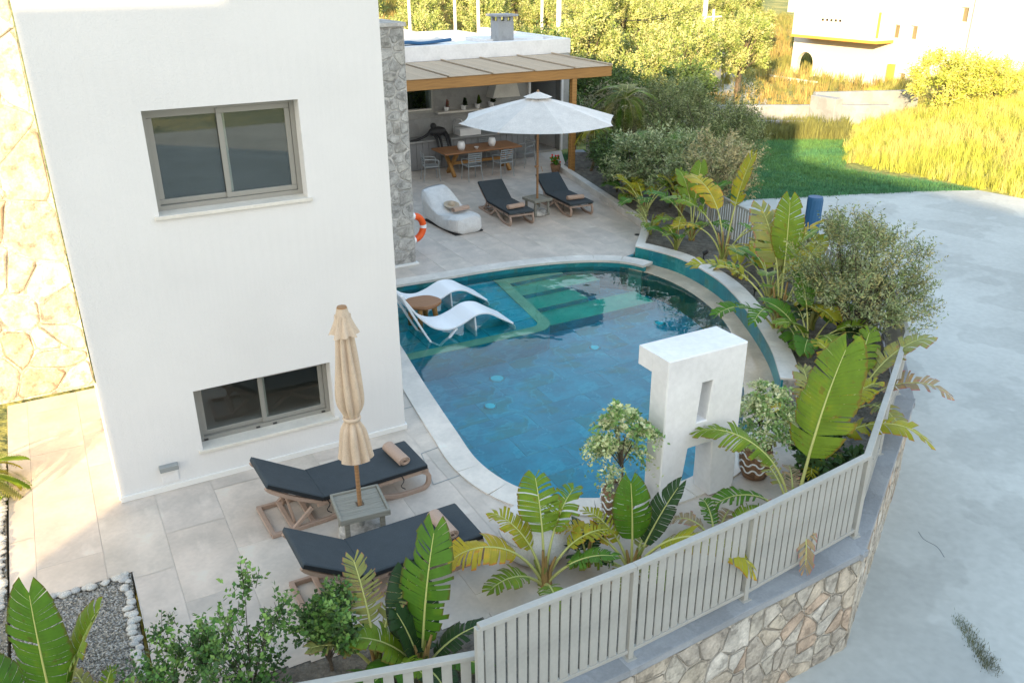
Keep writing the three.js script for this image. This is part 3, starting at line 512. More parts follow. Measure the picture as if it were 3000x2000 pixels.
// ---------------------------------------------------------------- gravel strips with white border pebbles, left of the path
{
  const bed = (name, P, borders, n) => {
    const g = mesh(name, slab(P, -0.3, -0.02), M.gravel); g.userData.kind = 'structure';
    const shapes = [0, 1, 2, 3].map(i => { const q = new THREE.IcosahedronGeometry(1, 1), p = q.attributes.position; for (let k = 0; k < p.count; k++) { const a = 1 + 0.22 * (fbm(p.getX(k) * 1.5 + i * 7 + 9, p.getY(k) * 1.5 + p.getZ(k) + 9, 99, 401 + i, 2) - 0.5); p.setXYZ(k, p.getX(k) * a, p.getY(k) * a * 0.7, p.getZ(k) * a); } const m = mergeVertices(q.deleteAttribute('normal').deleteAttribute('uv')); m.computeVertexNormals(); boxUV(m); m.userData.uv = true; return m; });
    for (const [a, b] of borders) {
      const l = Math.hypot(b[0] - a[0], b[1] - a[1]); let s = 0.03;
      while (s < l) { const r = rr(0.022, 0.052), m = mesh('pebble', pick(shapes), pick(M.pebble), g); m.position.set(lerp(a[0], b[0], s / l) + rr(-0.03, 0.03), r * 0.35, lerp(a[1], b[1], s / l) + rr(-0.03, 0.03)); m.scale.set(r * rr(0.9, 1.4), r * 0.8, r * rr(0.9, 1.4)); m.rotation.y = rr(0, 6); s += r * rr(1.1, 1.7); }
    }
    const box = P.reduce((q, p) => [Math.min(q[0], p[0]), Math.min(q[1], p[1]), Math.max(q[2], p[0]), Math.max(q[3], p[1])], [99, 99, -99, -99]);
    const im = new THREE.InstancedMesh(shapes[0], mat([1, 1, 1], { roughness: 0.95 }), n); im.name = 'grit'; im.userData.kind = 'stuff'; const m4 = new THREE.Matrix4(), q = new THREE.Quaternion();
    for (let i = 0; i < n; i++) { let x, z; do { x = rr(box[0], box[2]); z = rr(box[1], box[3]); } while (!inPoly(x, z, P)); const r = rr(0.005, 0.013); m4.compose(V3(x, -0.016 + rr(0, 0.006), z), q.setFromEuler(new THREE.Euler(rr(0, 6), rr(0, 6), rr(0, 6))), V3(r, r, r * rr(0.7, 1.4))); im.setMatrixAt(i, m4); const k = rr(0.10, 0.46), w = rr(0.05, 0.3); im.setColorAt(i, lin(k, k * (1 - w * 0.4), k * (1 - w))); }
    g.add(im);
  };
  bed('gravel_bed', [[-4.92, 1.47], [-3.78, 1.47], [-3.82, 3.34], [-4.92, 3.16]], [[[-4.9, 1.52], [-3.82, 1.52]], [[-3.84, 1.55], [-3.87, 3.2]]], 14000);
  bed('gravel_strip', [[-5.9, -1.9], [-4.96, -1.9], [-4.96, 3.1], [-5.9, 3.0]], [[[-5.01, -1.7], [-5.01, 1.45]]], 9000);
}
// ---------------------------------------------------------------- outdoor kitchen and its pergola
{
  const k = thing('kitchen_house', 'low white flat-roofed kitchen building behind the pergola', 'building');
  mesh('rear_wall', T(extrude([[2.4, 0], [10.9, 0], [10.9, 2.35], [12.08, 2.35], [12.08, 0], [12.43, 0], [12.43, 3.2], [2.4, 3.2]], 0.3, 0, [rect(6.44, 1.73, 7.26, 2.37)]), 0, 0, -15.75), M.kitchenWall, k);
  mesh('inner_room', [bx(0.2, 3.2, 8, 2.55, 1.6, -19.95), bx(9.7, 3.2, 0.2, 7.4, 1.6, -24.0), bx(9.6, 0.1, 8.1, 7.4, -0.06, -19.9)], M.room, k);
  mesh('side_wall', bx(0.3, 3.2, 8, 12.28, 1.6, -19.9), M.white, k);
  mesh('roof_slab', bx(10.1, 0.2, 9, 7.4, 3.3, -20.1), M.white, k);
  mesh('parapet', [rb(10.1, 0.46, 0.3, 0.012, 7.4, 3.43, -15.74, 1), rb(0.3, 0.46, 6, 0.012, 12.3, 3.43, -18.9, 1)], M.white, k);
  mesh('upstand', rb(2.2, 0.12, 1.6, 0.02, 10.9, 3.6, -17.4, 1), M.white, k);
  { // low hipped roof beyond
    const v = [4.2, 3.6, -16.6, 9.2, 3.55, -17.6, 9.2, 3.5, -23.5, 4.2, 3.5, -23.5, 5.4, 4.5, -19.5, 7.2, 4.15, -20], g = new THREE.BufferGeometry(); g.setAttribute('position', new THREE.Float32BufferAttribute(v, 3)); g.setIndex([0, 1, 5, 0, 5, 4, 1, 2, 5, 2, 3, 4, 2, 4, 5, 3, 0, 4]);
    const n = g.toNonIndexed(); n.computeVertexNormals(); const r = mesh('hip_roof', n, M.tiles, k); mesh('skylight', rb(0.55, 0.07, 0.4, 0.02, 7.0, 4.18, -19.1, 1), M.whitePlastic, r);
  }
  mesh('pipe', tube([[6.2, 3.74, -15.75], [6.8, 3.75, -15.9], [7.1, 3.72, -15.8], [8.3, 3.76, -16.1]], 0.05, 20), M.blue, k);
  // chimney with a slab hat
  const c = mesh('chimney', [bx(0.56, 0.62, 0.56, 10.35, 3.92, -16.5), ...[[-1, -1], [1, -1], [-1, 1], [1, 1]].map(([a, b]) => bx(0.1, 0.14, 0.1, 10.35 + a * 0.22, 4.3, -16.5 + b * 0.22)), bx(0.1, 0.14, 0.1, 10.35, 4.3, -16.28), bx(0.1, 0.14, 0.1, 10.35, 4.3, -16.72)], M.cement, k);
  mesh('chimney_hat', rb(0.8, 0.07, 0.8, 0.015, 10.35, 4.405, -16.5, 1), M.cement, c);
  // doorway, window, shelf on the rear wall
  mesh('door_frame', [bx(0.08, 2.4, 0.08, 10.85, 1.2, -15.56), bx(0.08, 2.4, 0.08, 12.12, 1.2, -15.56)], M.white, k);
  const w = mesh('window', [bx(1.0, 0.06, 0.08, 6.85, 2.40, -15.56), bx(1.0, 0.06, 0.08, 6.85, 1.70, -15.56), bx(0.06, 0.64, 0.08, 6.38, 2.05, -15.56), bx(0.06, 0.64, 0.08, 7.32, 2.05, -15.56)], M.fence, k); mesh('pane', bx(0.88, 0.64, 0.01, 6.85, 2.05, -15.57), M.glass, w); mesh('sill', bx(0.8, 0.05, 0.14, 6.85, 1.78, -15.5), M.sill, w);
  mesh('wall_shelf', rb(3.2, 0.06, 0.3, 0.006, 9.0, 1.66, -15.44, 1), M.sill, k);
  mesh('canopy_hood', [T(extrude([[-0.5, 0], [0.5, 0], [0.28, 0.75], [-0.28, 0.75]], 0.5, 0.01), 9.75, 2.0, -15.34)], M.sill, k);
  const counter = thing('kitchen_counter', 'grey outdoor kitchen counter with boarded doors along the rear wall', 'counter', [8.4, 0, -15.3]);
  mesh('worktop', rb(5.2, 0.05, 0.72, 0.008, -0.2, 0.905, 0.06, 1), M.counter, counter);
  mesh('carcass', bx(5.1, 0.86, 0.55, -0.2, 0.44, 0.0), M.cabinet, counter);
  for (let i = 0; i < 24; i++) mesh('door_board', rb(0.2, 0.78, 0.02, 0.004, -2.65 + i * 0.212, 0.47, 0.29, 1), M.cabinet, counter);
  const sk = mesh('sink', [rb(0.75, 0.22, 0.45, 0.03, 0.0, 1.03, 0.05), bx(0.62, 0.01, 0.32, 0.0, 1.142, 0.05)], M.ceramic, counter); mesh('tap', tube([[-0.42, 0.92, -0.1], [-0.42, 1.3, -0.1], [-0.36, 1.42, -0.05], [-0.22, 1.4, 0.02], [-0.18, 1.3, 0.05]], 0.018, 20), M.steel, sk);
  mesh('hob_screen', bx(1.0, 0.35, 0.02, 1.05, 1.12, -0.12), M.glass, counter);
  mesh('splashback', bx(5.0, 0.55, 0.02, -0.2, 1.22, -0.27), M.counter, counter);
  // small things on shelf and worktop
  const potPlant = (x, y, z, s, leaves, label, col) => { const p = thing('potted_plant', label, 'plant', [x, y, z], 0, 'pots on the kitchen shelf'); mesh('pot', new THREE.LatheGeometry([[0, 0], [0.06, 0], [0.085, 0.13], [0.075, 0.13], [0.07, 0.11], [0, 0.11]].map(q => new THREE.Vector2(q[0] * s, q[1] * s)), 14), M.ceramic, p); const gs = []; for (let i = 0; i < leaves; i++) { const a = rr(0, 6.28), e = rr(0.2, 1.3), l = s * rr(0.15, 0.3), g = new THREE.PlaneGeometry(0.05 * s, l, 1, 2); g.translate(0, l / 2, 0); T(g, 0, s * 0.12, 0, Math.PI / 2 - e, a); gs.push(g); } mesh('leaves', gs, col, p); };
  potPlant(7.75, 1.69, -15.42, 1, 22, 'leftmost small white pot with thin plant on the shelf', L.dry);
  potPlant(8.35, 1.69, -15.42, 1.1, 34, 'brown bushy pot plant in the middle of the shelf', L.dark);
  potPlant(8.85, 1.69, -15.42, 1.1, 40, 'green leafy pot plant right of the shelf', L.green);
  potPlant(9.35, 1.69, -15.42, 1.3, 46, 'dark tall pot plant on the shelf beside the hood', L.dark);
  const o = thing('black_ornament', 'black animal-like ornament with dangling legs on the kitchen counter', 'ornament', [7.0, 0.93, -15.05]);
  mesh('body', [T(new THREE.SphereGeometry(0.19, 14, 10).scale(1.6, 0.8, 0.8), 0.25, 0.22, 0), T(new THREE.SphereGeometry(0.1, 10, 8), 0.12, 0.4, 0), tube([[0.0, 0.2, 0], [-0.35, 0.06, 0.05], [-0.8, -0.0, 0.1]], 0.04, 12)], M.black, o);
  for (const x of [0.08, 0.2, 0.42, 0.5]) mesh('leg', taperTube([[x, 0.2, 0.02], [x + 0.02, 0.05, 0.28], [x, -0.14, 0.42], [x + 0.02, -0.32, 0.42]], 0.055, 0.03, 8), M.black, o);
}
{
  const p = thing('pergola', 'timber pergola with bamboo mat roof in front of the kitchen', 'pergola');
  mesh('front_beam', swapUV(boxUV(rb(7.3, 0.30, 0.14, 0.01, 8.1, 2.99, -12.2, 1))) && rb(7.3, 0.30, 0.14, 0.01, 8.1, 2.99, -12.2, 1), M.beam, p);
  mesh('post', rb(0.16, 2.86, 0.16, 0.012, 10.45, 1.42, -12.22, 1), M.beam, p);
  mesh('post', rb(0.16, 2.86, 0.16, 0.012, 4.7, 1.42, -12.22, 1), M.beam, p);
  for (const x of [5.0, 6.35, 7.7, 9.05, 10.4, 11.65]) mesh('rafter', bar([x, 3.055, -12.28], [x, 3.10, -15.55], 0.1, 0.13, 0.008), M.beam, p);
  // bamboo mats between battens: each cane its own rod
  const cane = []; const cg = swapUV(boxUV(T(cyl(0.011, 0.011, 1.3, 6), 0.65, 0, 0, 0, 0, Math.PI / 2)));
  for (let i = 0; i < 5; i++) {
    const x0 = [5.02, 6.37, 7.72, 9.07, 10.42][i], mt = new THREE.Group(); mt.name = 'mat'; p.add(mt);
    const gs = []; for (let j = 0; j < 144; j++) { const z = -12.1 - j * 0.024, c = T(new THREE.CylinderGeometry(0.0125, 0.0125, 1.29, 5, 1, true), x0 + 0.65, 3.145 + (-12.1 - z) * 0.0137 + rr(-0.004, 0.004), z, 0, 0, Math.PI / 2); gs.push(c); }
    mesh('canes', gs, M.bamboo, mt).userData.kind = 'stuff';
  }
  for (const x of [5.0, 6.35, 7.7, 9.05, 10.4, 11.7]) mesh('batten', bar([x, 3.185, -12.06], [x, 3.235, -15.55], 0.055, 0.035, 0.004), M.bamboo, p);
}
// ---------------------------------------------------------------- dining set
{
  const t = thing('dining_table', 'long brown wooden dining table with crossed legs under the pergola', 'table', [8.08, 0, -13.95]);
  for (let i = 0; i < 5; i++) mesh('top_board', rb(2.62, 0.05, 0.205, 0.008, 0, 0.75, -0.42 + i * 0.21, 1), M.teak, t);
  for (const s of [-1, 1]) { mesh('leg', [bar([s * 0.95, 0.72, -0.36], [s * 0.95, 0.02, 0.36], 0.1, 0.1, 0.01)], M.beam, t); mesh('leg', [bar([s * 0.95 + 0.101, 0.72, 0.36], [s * 0.95 + 0.101, 0.02, -0.36], 0.1, 0.1, 0.01)], M.beam, t); }
  mesh('stretcher', bar([-0.9, 0.36, 0], [0.95, 0.36, 0], 0.09, 0.09, 0.01), M.beam, t);
  const chair = thing('dining_chair', 'grey metal armchair at the left end of the dining table', 'chair', [6.35, 0, -13.6], 0, 'grey chairs round the dining table');
  mesh('seat', rb(0.44, 0.03, 0.44, 0.012, 0, 0.45, 0), M.greyMetal, chair);
  for (let i = 0; i < 5; i++) mesh('back_slat', stroke([[-0.2, 0], [0, 0], [0.2, 0]].map(q => [q[0], 0.58 + i * 0.06]), 0.035, 0.012, false).translate(0, 0, -0.23), M.greyMetal, chair);
  for (const s of [-1, 1]) {
    mesh('leg', tube([[s * 0.21, 0.45, 0.2], [s * 0.235, 0.01, 0.24]], 0.014, 4), M.greyMetal, chair);
    mesh('leg', tube([[s * 0.21, 0.86, -0.25], [s * 0.21, 0.45, -0.21], [s * 0.235, 0.01, -0.27]], 0.014, 8), M.greyMetal, chair);
    mesh('arm', tube([[s * 0.215, 0.45, 0.19], [s * 0.24, 0.62, 0.2], [s * 0.24, 0.66, 0.08], [s * 0.22, 0.68, -0.22]], 0.016, 12), M.greyMetal, chair);
  }
  chair.rotation.y = Math.PI / 2 - 0.2;
  dup(chair, [7.45, 0, -13.05], Math.PI, 'left one of two grey chairs on the near side of the table');
  dup(chair, [8.5, 0, -13.05], Math.PI + 0.08, 'right one of two grey chairs on the near side of the table');
  dup(chair, [9.75, 0, -13.9], -Math.PI / 2 + 0.25, 'grey metal armchair at the right end of the dining table');
  dup(chair, [7.5, 0, -14.75], 0, 'left one of two grey chairs on the far side of the table');
  dup(chair, [8.9, 0, -14.75], 0.1, 'right one of two grey chairs on the far side of the table');
  const lant = (x, z, label) => { const l = thing('lantern', label, 'lantern', [x, 0.776, z], 0, 'white lanterns on the dining table'); mesh('body', new THREE.LatheGeometry([[0, 0], [0.085, 0], [0.12, 0.1], [0.115, 0.18], [0.09, 0.25], [0.085, 0.25], [0.11, 0.18], [0.11, 0.1], [0.075, 0.01], [0, 0.01]].map(q => new THREE.Vector2(...q)), 20), M.ceramic, l); mesh('rim', T(new THREE.TorusGeometry(0.088, 0.008, 6, 20), 0, 0.25, 0, Math.PI / 2), M.ceramic, l); mesh('candle', cyl(0.035, 0.035, 0.12, 12, 0, 0.012, 0), M.white, l); };
  lant(7.45, -13.75, 'round white lantern on the left half of the dining table'); lant(8.55, -13.85, 'round white lantern right of centre on the dining table');
  const b = thing('bowl', 'small white bowl between the lanterns on the table', 'bowl', [7.95, 0.776, -13.72]); mesh('bowl_shell', new THREE.LatheGeometry([[0, 0], [0.04, 0], [0.075, 0.06], [0.07, 0.06], [0.035, 0.01], [0, 0.01]].map(q => new THREE.Vector2(...q)), 18), M.ceramic, b);
}
{ // red flowering pot by the pergola post
  const p = thing('flower_pot', 'pot with red flowers beside the pergola post', 'plant', [10.05, 0, -12.5]);
  mesh('pot', new THREE.LatheGeometry([[0, 0], [0.11, 0], [0.17, 0.3], [0.15, 0.3], [0.14, 0.26], [0, 0.26]].map(q => new THREE.Vector2(...q)), 16), M.terracotta, p);
  const f = [], g = []; for (let i = 0; i < 60; i++) { const a = rr(0, 6.28), r = rr(0, 0.17), y = rr(0.3, 0.52); g.push(T(new THREE.PlaneGeometry(0.05, 0.09), Math.cos(a) * r, y, Math.sin(a) * r, rr(-1, 1), a, rr(-1, 1))); if (i % 2) f.push(T(new THREE.IcosahedronGeometry(0.035, 0), Math.cos(a) * r, y + 0.06, Math.sin(a) * r)); }
  mesh('leaves', g, L.green, p); const red = mat([0.6, 0.03, 0.02]); for (const q of f.slice(0, 12)) mesh('flower', q, red, p);
}
// ---------------------------------------------------------------- sun loungers
const sideLoop = z => [stroke([[0.60, 0.285], [0.70, 0.20], [0.68, 0.06], [0.56, 0.025], [0.30, 0.03], [0.05, 0.10], [-0.2, 0.22], [-0.42, 0.275]], t => 0.05 + 0.012 * Math.sin(t * 3.14), 0.045).translate(0, 0, z)];
function makeLounger(name, label, pos, turn) {
  const l = thing(name, label, 'sun lounger', pos, turn, 'dark cushioned sun loungers');
  for (const s of [-1, 1]) {
    const z = s * 0.31;
    mesh('side_rail', stroke([[0.70, 0.27], [0.3, 0.27], [-0.3, 0.265], [-0.72, 0.26]], 0.05, 0.045).translate(0, 0, z), M.resin, l);
    mesh('leg', sideLoop(z), M.resin, l);
    mesh('leg', stroke([[-0.2, 0.25], [-0.34, 0.14], [-0.5, 0.045], [-0.7, 0.025], [-1.05, 0.027], [-1.28, 0.035]], 0.055, 0.045).translate(0, 0, z), M.resin, l);
    mesh('back_rail', stroke([[-0.63, 0.265], [-0.95, 0.43], [-1.2, 0.60], [-1.27, 0.68]], 0.05, 0.04).translate(0, 0, z), M.resin, l);
    mesh('rear_upright', bar([-1.02, 0.04, z], [-0.78, 0.25, z], 0.04, 0.045), M.resin, l);
    mesh('prop', bar([-0.98, 0.06, s * 0.22], [-1.05, 0.47, s * 0.22], 0.022, 0.03), M.resin, l);
  }
  for (const [x, y] of [[0.66, 0.26], [0.1, 0.262], [-0.5, 0.258], [-0.78, 0.04], [-1.02, 0.04], [-1.26, 0.045]]) mesh('crossbar', rb(0.06, 0.035, 0.6, 0.008, x, y, 0, 1), M.resin, l);
  for (let i = 0; i < 5; i++) mesh('seat_slat', rb(0.16, 0.02, 0.60, 0.006, -0.45 + i * 0.24, 0.29, 0, 1), M.resin, l);
  for (let i = 0; i < 3; i++) { const g = rb(0.12, 0.02, 0.58, 0.006, 0, 0, 0, 1); T(g, -0.78 - i * 0.18, 0.365 + i * 0.115, 0, 0, 0, -0.56); mesh('back_slat', g, M.resin, l); }
  const pad = (w, x, y, a) => { const g = rb(w, 0.065, 0.69, 0.026, 0, 0, 0, 3); T(g, x, y, 0, 0, 0, a); const c = mesh('cushion', g, M.cushion, l); for (const s of [-1, 1]) { const e = rb(w - 0.02, 0.045, 0.006, 0.002, 0, 0, s * 0.3455, 1); T(e, x, y, 0, 0, 0, a); mesh('edge_band', e, M.cushionEdge, c); } return c; };
  pad(1.34, 0.02, 0.334, 0); pad(0.74, -0.955, 0.52, -0.56);
  for (const [x, s] of [[0.34, 1], [0.34, -1], [-0.6, 1]]) mesh('tie', tube([[x, 0.30, s * 0.33], [x + 0.02, 0.24, s * 0.345], [x - 0.02, 0.17, s * 0.34], [x + 0.03, 0.12, s * 0.345]], 0.006, 8, 4), M.cushionEdge, l);
  return l;
}
const lounger = makeLounger('sun_lounger', 'dark cushioned lounger in front, nearest the slatted fence', [-1.05, 0, 2.83], 0.02);
dup(lounger, [-1.02, 0, 1.26], 0.04, 'dark cushioned lounger close to the villa wall');
dup(lounger, [6.42, 0, -8.75], -Math.PI / 2 - 0.06, 'far dark lounger left of the open parasol');
dup(lounger, [8.16, 0, -8.72], -Math.PI / 2 - 0.06, 'far dark lounger right of the open parasol');
function makeTowel() {
  const t = thing('rolled_towel', 'peach rolled towel on the nearest lounger', 'towel', [0, 0, 0], 0, 'rolled peach towels');
  const pts = []; for (let i = 0; i <= 60; i++) { const a = i / 60 * Math.PI * 2 * 2.6, r = 0.018 + 0.05 * i / 60; pts.push([Math.cos(a) * r * 1.15, Math.sin(a) * r * 0.85]); }
  mesh('roll', stroke(pts, 0.016, 0.46, false), M.towel, t);
  return t;
}
const towel = makeTowel(); towel.position.set(-0.70, 0.432, 2.87); towel.rotation.y = 0.06;
dup(towel, [-0.60, 0.432, 1.25], 0.1, 'peach rolled towel on the lounger by the villa wall');
dup(towel, [6.36, 0.432, -8.35], Math.PI / 2 + 0.1, 'peach rolled towel on the far left lounger');
dup(towel, [8.12, 0.432, -8.35], Math.PI / 2 - 0.1, 'peach rolled towel on the far right lounger');
dup(towel, [5.02, 0.46, -8.72], Math.PI / 2 + 0.2, 'peach rolled towel on the white bean lounger');
// parasol tables, bases and parasols
function parasolTable(label, pos, turn) {
  const t = thing('side_table', label, 'table', pos, turn, 'grey parasol tables');
  for (let i = 0; i < 5; i++) mesh('top_slat', i === 2 ? [rb(0.208, 0.02, 0.096, 0.003, -0.146, 0.425, 0, 1), rb(0.208, 0.02, 0.096, 0.003, 0.146, 0.425, 0, 1)] : rb(0.5, 0.02, 0.096, 0.003, 0, 0.425, -0.2 + i * 0.1, 1), M.greyWood, t);
  for (const s of [-1, 1]) { mesh('rim', rb(0.56, 0.07, 0.03, 0.006, 0, 0.42, s * 0.268, 1), M.greyWood, t); mesh('rim', rb(0.03, 0.07, 0.504, 0.006, s * 0.268, 0.42, 0, 1), M.greyWood, t); for (const q of [-1, 1]) mesh('leg', rb(0.055, 0.40, 0.055, 0.006, s * 0.2, 0.205, q * 0.2, 1), M.greyWood, t); }
  return t;
}
const ptab = parasolTable('grey slatted table with raised rim between the near loungers', [-1.36, 0, 2.06], -0.1);
dup(ptab, [7.22, 0, -8.75], 0.1, 'grey slatted table under the open parasol');
function parasolBase(label, pos) { const b = thing('parasol_base', label, 'parasol base', pos, 0, 'stone parasol bases'); mesh('stone', new THREE.LatheGeometry([[0, 0.004], [0.25, 0.004], [0.27, 0.03], [0.26, 0.10], [0.2, 0.14], [0.05, 0.15], [0, 0.15]].map(q => new THREE.Vector2(...q)), 24), M.greyStone[1], b); mesh('sleeve', cyl(0.036, 0.036, 0.12, 12, 0, 0.15, 0), M.greyMetal, b); return b; }
dup(parasolBase('round stone parasol base beneath the near grey table', [-1.36, 0, 2.06]), [7.22, 0, -8.75], 0, 'round stone parasol base beneath the far grey table');
{ // closed parasol: folded cloth with eight pleats, tied low
  const u = thing('closed_parasol', 'closed beige parasol tied round its wooden pole', 'parasol', [-1.36, 0.0, 2.06]);
  mesh('pole', cyl(0.025, 0.025, 2.62, 14, 0, 0.16, 0), M.pole, u);
  const N = 96, rows = 46, v = [], idx = [], y0 = 1.02, y1 = 2.72;
  for (let j = 0; j <= rows; j++) for (let i = 0; i <= N; i++) {
    const t = j / rows, y = lerp(y0, y1, t), a = i / N * Math.PI * 2;
    const tie = Math.exp(-Math.pow((t - 0.30) / 0.055, 2)), env = t < 0.3 ? lerp(0.165, 0.10, t / 0.3) : lerp(0.155, 0.075, (t - 0.3) / 0.7) - 0.04 * Math.exp(-Math.pow((t - 0.3) / 0.1, 2));
    const w = a * 8 + 0.8 * Math.sin(t * 4 + a), pl = Math.abs(Math.sin(w / 2)), hem = t < 0.04 ? (pl - 0.5) * 0.05 : 0;
    const r = (env - 0.035 * tie) * (0.62 + 0.5 * pl - 0.18 * tie * pl) + 0.006 * Math.sin(a * 3 + t * 9);
    const lean = 0.035 * Math.sin(a + 0.6) * (1 - t); v.push(Math.cos(a + 0.25 * t) * r + lean * 0.5, y + hem, Math.sin(a + 0.25 * t) * r);
  }
  for (let j = 0; j < rows; j++) for (let i = 0; i < N; i++) { const p = j * (N + 1) + i; idx.push(p, p + N + 1, p + 1, p + 1, p + N + 1, p + N + 2); }
  const g = new THREE.BufferGeometry(); g.setAttribute('position', new THREE.Float32BufferAttribute(v, 3)); g.setIndex(idx); g.computeVertexNormals();
  const c = mesh('folded_canopy', g, M.canvas, u);
  mesh('tie_band', T(new THREE.TorusGeometry(0.083, 0.016, 6, 24).scale(1, 1, 1.6), 0, 1.53, 0, Math.PI / 2), M.canvas, c);
  // vent cap at the top, flaring skirt
  const cap = [], ci = []; for (let j = 0; j <= 8; j++) for (let i = 0; i <= 48; i++) { const t = j / 8, a = i / 48 * Math.PI * 2, r = lerp(0.055, 0.135, Math.pow(t, 1.3)) * (1 + 0.22 * t * Math.sin(a * 8)); cap.push(Math.cos(a) * r, 2.80 - 0.27 * t - 0.03 * t * Math.abs(Math.sin(a * 2)), Math.sin(a) * r); }
  for (let j = 0; j < 8; j++) for (let i = 0; i < 48; i++) { const p = j * 49 + i; ci.push(p, p + 49, p + 1, p + 1, p + 49, p + 50); }
  const cgm = new THREE.BufferGeometry(); cgm.setAttribute('position', new THREE.Float32BufferAttribute(cap, 3)); cgm.setIndex(ci); cgm.computeVertexNormals(); mesh('vent_cap', cgm, M.canvas, c);
  mesh('finial', cyl(0.055, 0.05, 0.03, 16, 0, 2.785, 0), M.pole, u);
}
{ // open parasol
  const u = thing('open_parasol', 'open off-white octagonal parasol over the far loungers', 'parasol', [7.22, 0, -8.75]);
  mesh('pole', cyl(0.03, 0.03, 2.75, 14, 0, 0.16, 0), M.pole, u); mesh('crank', [T(cyl(0.03, 0.03, 0.1, 10), 0.03, 1.25, 0, 0, 0, 1.57), bar([0.1, 1.25, 0], [0.12, 1.12, 0.06], 0.015, 0.015)], M.pole, u);
  const R = 2.02, yA = 2.98, yR = 2.42, v = [], idx = [], K = 8, Sg = 8, ring = 7;
  for (let k = 0; k < K; k++) for (let j = 0; j <= ring; j++) for (let i = 0; i <= Sg; i++) {
    const t = 0.11 + 0.89 * j / ring, a0 = (k + 0.28) / K * 6.28319, a1 = (k + 1.28) / K * 6.28319, f = i / Sg, sag = 4 * f * (1 - f);
    const x = lerp(Math.cos(a0), Math.cos(a1), f) * R * t, z = lerp(Math.sin(a0), Math.sin(a1), f) * R * t, sc = 1 - 0.03 * sag * t * t;
    v.push(x * sc, lerp(yA, yR, Math.pow(t, 1.12)) - 0.035 * sag * t, z * sc);
  }
  for (let k = 0; k < K; k++) for (let j = 0; j < ring; j++) for (let i = 0; i < Sg; i++) { const p = k * (ring + 1) * (Sg + 1) + j * (Sg + 1) + i; idx.push(p, p + Sg + 1, p + 1, p + 1, p + Sg + 1, p + Sg + 2); }
  const g = new THREE.BufferGeometry(); g.setAttribute('position', new THREE.Float32BufferAttribute(v, 3)); g.setIndex(idx); g.computeVertexNormals(); const c = mesh('canopy', g, M.canopy, u);
  const cv = new THREE.ConeGeometry(0.36, 0.13, 8, 1, true); mesh('vent_cap', T(cv, 0, 3.03, 0, 0, 0.2), M.canopy, c); mesh('finial', T(new THREE.SphereGeometry(0.035, 10, 8), 0, 3.1, 0), M.pole, u);
  for (let k = 0; k < K; k++) { const a = (k + 0.28) / K * 6.28319; mesh('rib', bar([0.05 * Math.cos(a), 2.88, 0.05 * Math.sin(a)], [Math.cos(a) * R * 0.985, yR - 0.02, Math.sin(a) * R * 0.985], 0.022, 0.03), M.pole, u); mesh('strut', bar([0.05 * Math.cos(a), 2.28, 0.05 * Math.sin(a)], [Math.cos(a) * R * 0.5, 2.66, Math.sin(a) * R * 0.5], 0.018, 0.022), M.pole, u); }
  mesh('hub', cyl(0.06, 0.06, 0.1, 12, 0, 2.22, 0), M.pole, u);
}
{ // white bean lounger
  const b = thing('bean_lounger', 'white fabric bean-bag lounger on the far paving', 'bean bag', [4.88, 0, -8.95], 0);
  const rows = 26, N = 40, v = [], idx = [], prof = t => { const z = lerp(-0.82, 0.88, t); return { z, top: t < 0.06 ? 0.55 : lerp(0.80, 0.37, sstep(0.06, 0.55, t)) + 0.02 * Math.sin(t * 9), w: 0.40 + 0.035 * Math.sin(t * 3.14) }; };
  for (let j = 0; j <= rows; j++) { const t = j / rows, p = prof(t), e = Math.min(1, Math.min(t, 1 - t) * 9), s = 0.75 + 0.25 * Math.sqrt(e); for (let i = 0; i <= N; i++) { const a = i / N * 6.28319, c = Math.cos(a), q = Math.sin(a), pw = 0.42, x = Math.sign(c) * Math.pow(Math.abs(c), pw) * p.w * s, yy = 0.5 + 0.5 * Math.sign(q) * Math.pow(Math.abs(q), pw); v.push(x + 0.012 * Math.sin(9 * t + a * 3), 0.012 + yy * (p.top * (0.86 + 0.14 * s) + 0.02 * Math.sin(a * 5 + t * 14)), p.z + (p.top - 0.4) * -0.5 * yy * (t < 0.4 ? 1 : 0)); } }
  const n0 = v.length / 3; v.push(0, 0.3, -0.95, 0, 0.18, 0.9);
  for (let j = 0; j < rows; j++) for (let i = 0; i < N; i++) { const p = j * (N + 1) + i; idx.push(p, p + 1, p + N + 1, p + 1, p + N + 2, p + N + 1); }
  for (let i = 0; i < N; i++) idx.push(n0, i + 1, i, n0 + 1, rows * (N + 1) + i, rows * (N + 1) + i + 1);
  const g = new THREE.BufferGeometry(); g.setAttribute('position', new THREE.Float32BufferAttribute(v, 3)); g.setIndex(idx); g.computeVertexNormals(); mesh('cover', g, M.whiteFabric, b);
  mesh('base_band', rb(0.78, 0.03, 1.66, 0.01, 0, 0.016, 0.03, 1), M.dark, b);
  b.rotation.y = 0.08;
  const hat = thing('straw_hat', 'straw sun hat lying on the white bean lounger', 'hat', [4.9, 0.50, -8.98]); mesh('brim', T(new THREE.LatheGeometry([[0.09, 0.02], [0.14, 0.01], [0.2, 0.015], [0.2, 0.02], [0.14, 0.016]].map(q => new THREE.Vector2(...q)), 20), 0, 0, 0, 0.25), M.bamboo, hat); mesh('crown', T(new THREE.SphereGeometry(0.095, 14, 8, 0, 6.3, 0, 1.6), 0, 0.02, 0, 0.25), M.bamboo, hat);
}
